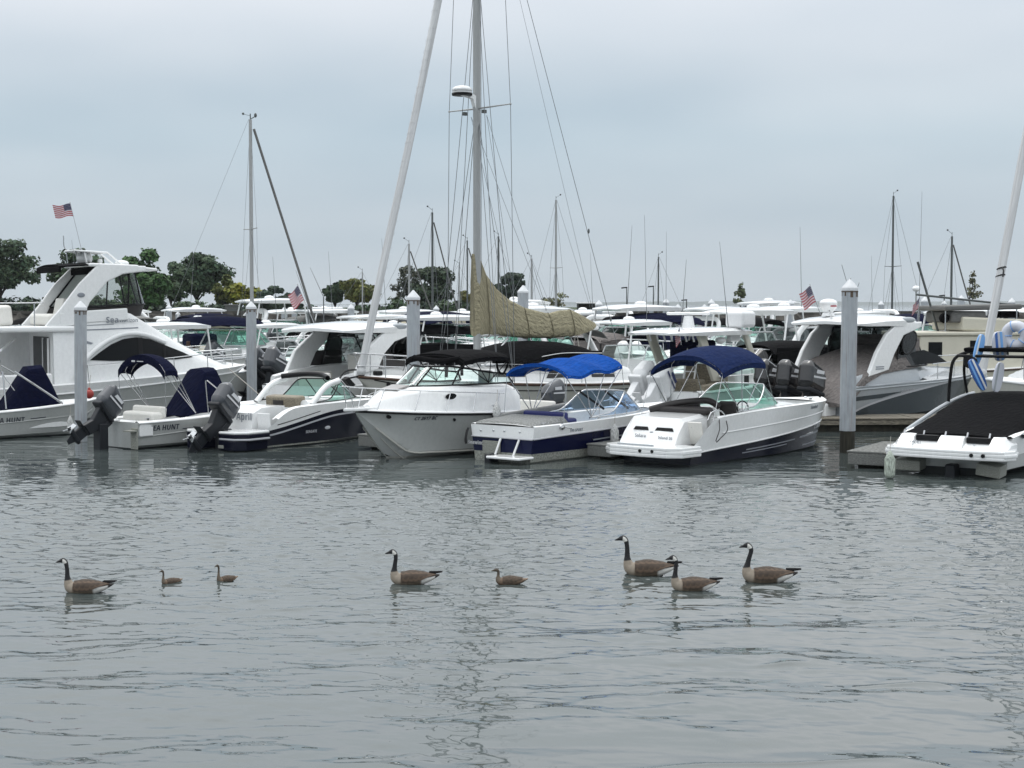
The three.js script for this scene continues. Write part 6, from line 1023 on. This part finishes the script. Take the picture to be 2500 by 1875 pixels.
{ // the back rows: a few kinds, each boat a thing of its own
  const protos = [];
  const spots = [
    // px, depth, yaw, scale, label
    [330, 84, 40, 1, 'white boat behind the flybridge yacht bow'], [452, 92, 35, 1, 'white boat left of the olive sail cover, below the small pilings'], [500, 74, 48, .95, 'white boat just above the flybridge yacht foredeck'], [690, 100, 210, 1, 'white boat behind the drooping flag'],
    [745, 92, 48, 1, 'white boat between the grey outboards and the hardtop'], [880, 100, 40, 1, 'white boat behind the furled jib foot'], [970, 96, 220, 1, 'white boat behind the tall piling cap'], [1150, 98, 45, 1, 'white boat below the small yellow bush'],
    [1215, 90, 205, 1, 'white boat behind the sail cover foot'], [1340, 104, 40, 1, 'white boat seen under the tan boom'], [1395, 95, 50, 1, 'white boat right of the curved windshield'], [1500, 92, 215, 1, 'white boat behind the red pennant'],
    [1540, 110, 40, 1, 'white boat near the blue sign'], [1610, 86, 48, 1.05, 'white boat behind the open array radar'], [1690, 94, 35, 1, 'white boat above the white hardtop tip'], [1755, 84, 205, 1, 'white boat left of the dark canvas cruiser'],
    [1790, 112, 40, 1, 'white boat under the dark pickup'], [1880, 104, 30, 1, 'white boat below the green bush'], [1960, 96, 45, 1, 'white boat behind the flag of the grey cruiser'], [2090, 92, 40, 1, 'white boat behind the tallest piling, right'],
    [2180, 108, 210, 1, 'white boat left of the trawler'], [2310, 100, 35, 1, 'white boat behind the trawler canvas'], [2400, 92, 40, 1, 'white boat behind the foot of the right furled jib'], [2480, 104, 215, 1, 'white boat at the far right edge'],
    [60, 96, 40, 1, 'white boat seen under the flybridge at left'], [250, 110, 30, 1, 'white boat behind the clear vinyl enclosure'], [395, 116, 205, 1, 'white boat below the deep green tree'], [560, 112, 40, 1, 'white boat behind the white piling at left'], [635, 90, 35, 1, 'white boat right of the white piling cap'], [1040, 112, 45, 1, 'white boat below the big dark tree']];
  const more = [
    [345, 122, 38, 'small white boat low behind the deep green tree trunk'], [385, 108, 42, 'white boat left of the thin white pilings'], [425, 128, 215, 'small white boat behind the thin white pilings'], [470, 122, 40, 'small white boat below the round crown'], [520, 124, 35, 'small white boat below the pale yellow tree'], [585, 128, 40, 'small white boat hard behind the left mast'], [655, 126, 215, 'small white boat below the dark pine'],
    [720, 122, 38, 'small white boat below the camper'], [780, 118, 44, 'white boat between the slanting rods'], [840, 124, 40, 'small white boat below the yellow green tree'], [915, 122, 210, 'small white boat right of the furled jib'], [1000, 126, 38, 'small white boat behind the tall piling, far in'], [1085, 122, 42, 'small white boat left of the sail cover foot'], [1180, 118, 40, 'small white boat behind the tall mast'],
    [1310, 122, 38, 'small white boat below the pale sapling'], [1385, 126, 210, 'small white boat below the dark shelter'], [1465, 122, 40, 'small white boat behind the boom end piling'], [1575, 126, 42, 'small white boat below the blue sign'], [1650, 118, 38, 'small white boat behind the cowling box'], [1725, 124, 40, 'small white boat below the rusty capped piling'], [1830, 128, 212, 'small white boat hard below the pickup'], [1925, 122, 36, 'small white boat below the hedge piling'],
    [2030, 118, 40, 'small white boat behind the satellite dome'], [2130, 124, 44, 'small white boat right of the tallest piling, far in'], [2215, 128, 38, 'small white boat behind the trawler stern'], [2350, 122, 210, 'small white boat below the pale young sapling'], [2440, 126, 40, 'small white boat far in at the right edge']];
  for (const [px, d, yaw, label] of more) spots.push([px, d, yaw, 1, label]);
  const kinds = [{ cloth: M.navyCloth, topY: 2.7, open: true }, { hard: 3.1, glass: M.glass }, { arch: true, hard: 3.3 }, { cloth: M.blackCloth, topY: 2.6, lower: M.navyHull, open: true }, { hard: 3.1, glass: M.smoke, antenna: 6.5, ob: [0] }, { arch: true, glass: M.glass }, { arch: true, cloth: M.greyCloth, topY: 2.5, open: true }];
  spots.forEach(([px, d, yaw, s, label], i) => {
    const k = i % kinds.length; s *= 1.12 + .22 * ((i * 37) % 10) / 10; const pos = byMid(px, d * .86).addScaledVector(turnDir(yaw), -4 * s);
    if (!protos[k]) protos[k] = smallCruiser('moored_motorboat', label, pos, yaw, { ...kinds[k], group: BG, L: 8 + k * .2, fs: 1.25, fb: 1.6 });
    else dup(protos[k], label, pos, yaw, s);
  });
}
{ // masts of the sailboats beyond
  const mk = (label, pos, yaw, o) => {
    const t = thing('moored_sailboat', label, 'sailboat', pos, yaw, 'sailboats moored farther in'), L = 9;
    const H = hullForm({ L, B: 2.9, fs: .95, fb: 1.3, pw: 1.9, tm: .35, pe: 1, ts: .84, sk: 1, tw: .74, flare: .1, cr: .9, cv: .45, round: true, fe: 1, dr: .45 });
    hullParts(t, H, { lo: M.bottom, m: M.hull, boot: .15 }); part('deck', [H.cover(0, .999, .14)], M.deck, t);
    part('cabin', [trunkLoft([[2.4, .95, 1.0, .8, 1.7], [5.6, .95, 1.1, .7, 1.7], [7.4, .4, 1.25, .25, 1.5]], .1)], M.gel, t);
    part('sail_cover', [loft([[5.0, .05, .3], [4.7, .16, .3], [3.2, .17, .22], [1.5, .12, .16]].map(([x, w, h]) => Array.from({ length: 12 }, (_, i) => { const a = i / 12 * 6.283; return [x, 2.5 + Math.sin(a) * h, Math.cos(a) * w]; })), true, true, 1)], o.cover, t);
    part('boom', [rod([5.05, 2.3, 0], [1.3, 2.3, 0], .06)], M.alu, t);
    sailRig(t, { mx: 5.2, my: 1.6, top: o.top, r: o.r || .085, wr: .012, deck: 1.1, cw: 1.25, spread: o.spread ? [[o.top * .55, .9, .05]] : [], back: .2, fore: o.furl ? 0 : 8.9, bowY: 1.4, mat: o.mat || M.mast });
    if (o.furl) part('furled_jib', [tube([[8.8, 1.5, 0], [7.4, o.top * .42, 0], [5.35, o.top * .93, 0]], .06, 6, 30)], M.greyCloth, t);
    part('masthead_vane', [rod([5.2, o.top, 0], [5.2, o.top + .35, 0], .02), rod([5.2, o.top + .2, 0], [4.7, o.top + .5, 0], .014), ball(.08, 4.7, o.top + .5, 0)], M.darkMast, t);
    return t;
  };
  const mastTop = (py, d) => EYE + (HORIZON - py) * d / 3800;
  const list = [
    [1357, 490, 140, 215, { spread: true, cover: M.navyCloth }, 'sailboat with thin grey mast and spreader, right of the dark pine'],
    [1056, 520, 132, 40, { furl: true, mat: M.darkMast, cover: M.creamCloth }, 'sailboat whose dark mast stands before the big dark tree'],
    [1217, 578, 150, 35, { mat: M.darkMast, cover: M.navyCloth }, 'sailboat whose dark mast rises left of the dark pine'],
    [1141, 588, 150, 40, { furl: true, mat: M.darkMast, cover: M.creamCloth, r: .07 }, 'sailboat with thin dark mast close left of the tall mast'],
    [999, 596, 140, 35, { furl: true, cover: M.creamCloth, r: .08 }, 'sailboat mast above the tall piling cap, left of the big tree'],
    [1121, 648, 160, 30, { cover: M.navyCloth, r: .06 }, 'sailboat with short thin mast right of the big dark tree'],
    [1298, 632, 145, 40, { cover: M.navyCloth, r: .09 }, 'sailboat with short mast between the dark pine and the pale sapling'],
    [1607, 628, 150, 220, { cover: M.creamCloth, mat: M.darkMast, r: .07 }, 'sailboat with thin mast rising over the long white hardtop'],
    [2178, 480, 135, 215, { spread: true, mat: M.darkMast, cover: M.navyCloth }, 'sailboat with dark mast and pale spreader, right of the tallest piling'],
    [2322, 578, 125, 30, { furl: true, mat: M.darkMast, cover: M.creamCloth }, 'sailboat with dark mast and dark furled jib behind the trawler'],
    [885, 664, 165, 35, { cover: M.creamCloth, r: .06 }, 'sailboat with short mast in the yellow green tree']];
  for (const [px, py, d, yaw, o, label] of list) mk(label, byMid(px, d).addScaledVector(turnDir(yaw), -5.2), yaw, { ...o, top: mastTop(py, d) });
}
{ // whip antennas and rods that stand alone against the sky
  const whip = (label, px0, py0, px1, py1, d, r) => { const t = thing('whip_antenna', label, 'antenna', at(px0, py0, d), 0), e = at(px1, py1, d).sub(at(px0, py0, d)); part('mast_base', [rod([0, -1.5, 0], [0, 0, 0], r * 1.6)], M.wire, t); part('whip', [rod([0, 0, 0], e.toArray(), r, r * .4)], M.wire, t); return t; };
  whip('faint whip antenna right of the thin mast over the white hardtop', 1626, 740, 1627, 565, 90, .016);
  whip('tall thin whip antenna above the trawler', 2244, 745, 2251, 468, 80, .016);
  whip('slanting rod left of the drooping flag', 752, 745, 722, 660, 90, .022);
  whip('slanting rod right of the drooping flag', 790, 725, 757, 653, 92, .024);
  const d = thing('radar_pole', 'small white radar on a pole left of the piling behind the trawler', 'radar', at(2236, 762, 92), 0); part('pole', [rod([0, 0, 0], [0, 1.2, 0], .05)], M.mast, d); part('radar_dome', [ball(.24, 0, 1.38, 0, 1, .75, 1)], M.gel, d);
}
// ------------------------------------------------------------------ geese: one continuous skin from tail to bill, folded wings laid on it
function goose(label, px, py, o = {}) {
  const s = o.s || 1, young = o.young, hx = o.hx || 0, nk = o.neck ?? 1;
  const t = thing(young ? 'gosling' : 'goose', label, young ? 'gosling' : 'goose', onLevel(px, py, 0), 180 + (o.turn || 0), young ? 'young brown geese' : 'adult geese');
  const key = [[-.43, .130, .010, .030, 0], [-.37, .112, .030, .056, 0], [-.28, .09, .060, .096, 0], [-.14, .078, .104, .134, 0], [.02, .074, .122, .142, 0], [.14, .07, .108, .122, .15], [.225, .10, .084, .088, .75], [.25, .17, .058, .058, 1.3], [.250 + hx * .3, .245, .037, .036, 1.55], [.244 + hx * .6, .33, .031, .030, 1.62], [.244 + hx, .41, .030, .029, 1.5], [.258 + hx, .462, .034, .031, .95], [.292 + hx, .488, .038, .033, .15], [.325 + hx, .482, .030, .027, -.15], [.348 + hx, .474, .020, .020, -.2], [.378 + hx, .465, .013, .015, -.2], [.405 + hx, .458, .005, .009, -.2]];
  const K = key.map(k => { const c = [...k]; if (c[1] > .12 && c[0] > .2) c[1] = .12 + (c[1] - .12) * nk; return c; });
  const sub = 5, rings = [], n = 18, cr = (a, b, c, d, u) => .5 * (2 * b + (c - a) * u + (2 * a - 5 * b + 4 * c - d) * u * u + (3 * b - a - 3 * c + d) * u * u * u);
  for (let i = 0; i < K.length - 1; i++) for (let j = 0; j < sub; j++) { const g = (q) => K[clamp(q, 0, K.length - 1)]; rings.push(K[0].map((_, q) => cr(g(i - 1)[q], g(i)[q], g(i + 1)[q], g(i + 2)[q], j / sub))); }
  rings.push(K[K.length - 1]);
  const pos = rings.map(([x, y, rv, rl, f]) => Array.from({ length: n }, (_, i) => { const a = i / n * 6.283, up = Math.cos(a) * Math.max(.003, rv), l = Math.sin(a) * Math.max(.004, rl); return [x - Math.sin(f) * up, y + Math.cos(f) * up, l]; }));
  const g = loft(pos, true, true), P = g.attributes.position, col = new Float32Array(P.count * 3), cnt = rings.length * n;
  for (let i = 0; i < P.count; i++) {
    const k = Math.min(i / n | 0, rings.length - 1), u = k / sub, a = (i % n) / n * 6.283, up = Math.cos(a), x = P.getX(i), y = P.getY(i), z = P.getZ(i), f = noise(x * 40, y * 40, z * 40);
    let c;
    if (young) c = u > 8.6 ? [.075, .06, .045] : u > 6 ? [.12, .095, .07] : [.135, .092, .062].map(q => q * (1 + .5 * f + .2 * up));
    else if (u < 1.1) c = [.012, .011, .011];
    else if (u < 3 && up < .25) c = [.62, .61, .58];
    else if (u > 7.2) c = (u > 10.6 && u < 12.1 && up < .55 && Math.abs(Math.sin(a)) > .25) ? [.68, .67, .63] : [.009, .009, .011];
    else if (u > 5.1) c = [.26, .22, .175].map(q => q * (1 + .25 * f));
    else { const bar = Math.sin(x * 95 + Math.abs(up) * 2) * .22; c = up > .35 ? [.060, .043, .031].map(q => q * (1 + .4 * f + bar)) : [.115, .088, .062].map(q => q * (1 + .3 * f + bar)); }
    col.set(c.map(q => Math.max(.004, q)), i * 3);
  }
  g.setAttribute('color', new THREE.BufferAttribute(col, 3));
  const b = new THREE.Mesh(g, goose.m ||= mat(1, 1, 1, { vertexColors: true, roughness: .75 })); b.name = 'body'; b.castShadow = b.receiveShadow = true; t.add(b);
  const at2 = (x) => { let k = 0; while (k < rings.length - 1 && rings[k][0] < x) k++; return rings[k]; };
  const wm = young ? (goose.y ||= mat(.095, .066, .045, { roughness: .85, map: T.speck })) : (goose.w ||= mat(.115, .082, .060, { roughness: .8, map: goose.t ||= tex(128, 128, (u, v) => { const r = Math.floor(v * 9), q = (u * 13 + (r % 2) * .5) % 1, w = (v * 9) % 1, e = Math.hypot(q - .5, w - .15), k = (e > .55 && e < .85 ? .92 : .68) + fbm(u * 20, v * 20, 4, 3) * .3; return [k, k * .97, k * .93]; }) }));
  for (const sd of [1, -1]) part('wing', sheet((u, v) => { const x = lerp(.15, young ? -.30 : -.37, u), q = at2(x), a = lerp(.08, 1.75, v) * lerp(1, .62, sm(.4, 1, u)), gr = 1.02 + .05 * Math.sin(Math.PI * u); return [x, q[1] + Math.cos(a) * q[2] * gr + .012 * sm(.6, 1, u), sd * Math.sin(a) * q[3] * gr]; }, 14, 7, .008), wm, t);
  if (!young) part('wing_tip', [1, -1].map(sd => plate([[-.26, .0], [-.47, .035], [-.48, .05], [-.28, .05]], -.006, .006, .003).translate(0, .135, sd * .03)), M.black, t);
  part('eye', [1, -1].map(sd => ball(.006, .302 + hx, .12 + (.498 - .12) * nk, sd * .031, 1, 1, .6, 8)), goose.e ||= mat(.004, .004, .004, { roughness: .1 }), t);
  t.scale.setScalar(s); return t;
}
goose('adult goose swimming at the far left, leading the goslings', 207, 1447, { s: .97, hx: .025 });
goose('adult goose in the middle, upright curved neck, between the goslings', 1003, 1425, { s: 1.0, hx: -.02, turn: 4 });
goose('adult goose in the right hand group, farthest from the viewer with pale breast', 1578, 1403, { s: 1.16, turn: -6, hx: .02 });
goose('adult goose with its head in front of the tail of the goose behind it', 1688, 1441, { s: .98, hx: -.01, turn: 3, neck: 1.02 });
goose('adult goose swimming last at the far right', 1868, 1420, { s: 1.13, turn: -5, hx: -.055 });
goose('left of the two small goslings behind the leading goose', 416, 1426, { s: .46, young: true, turn: 38, neck: .92 });
goose('right of the two small goslings behind the leading goose, neck stretched up', 551, 1421, { s: .49, young: true, turn: 42, neck: 1.15 });
goose('long bodied gosling right of the middle goose', 1243, 1427, { s: .66, young: true, neck: .58, turn: 2 });
renderer.render(scene, camera);
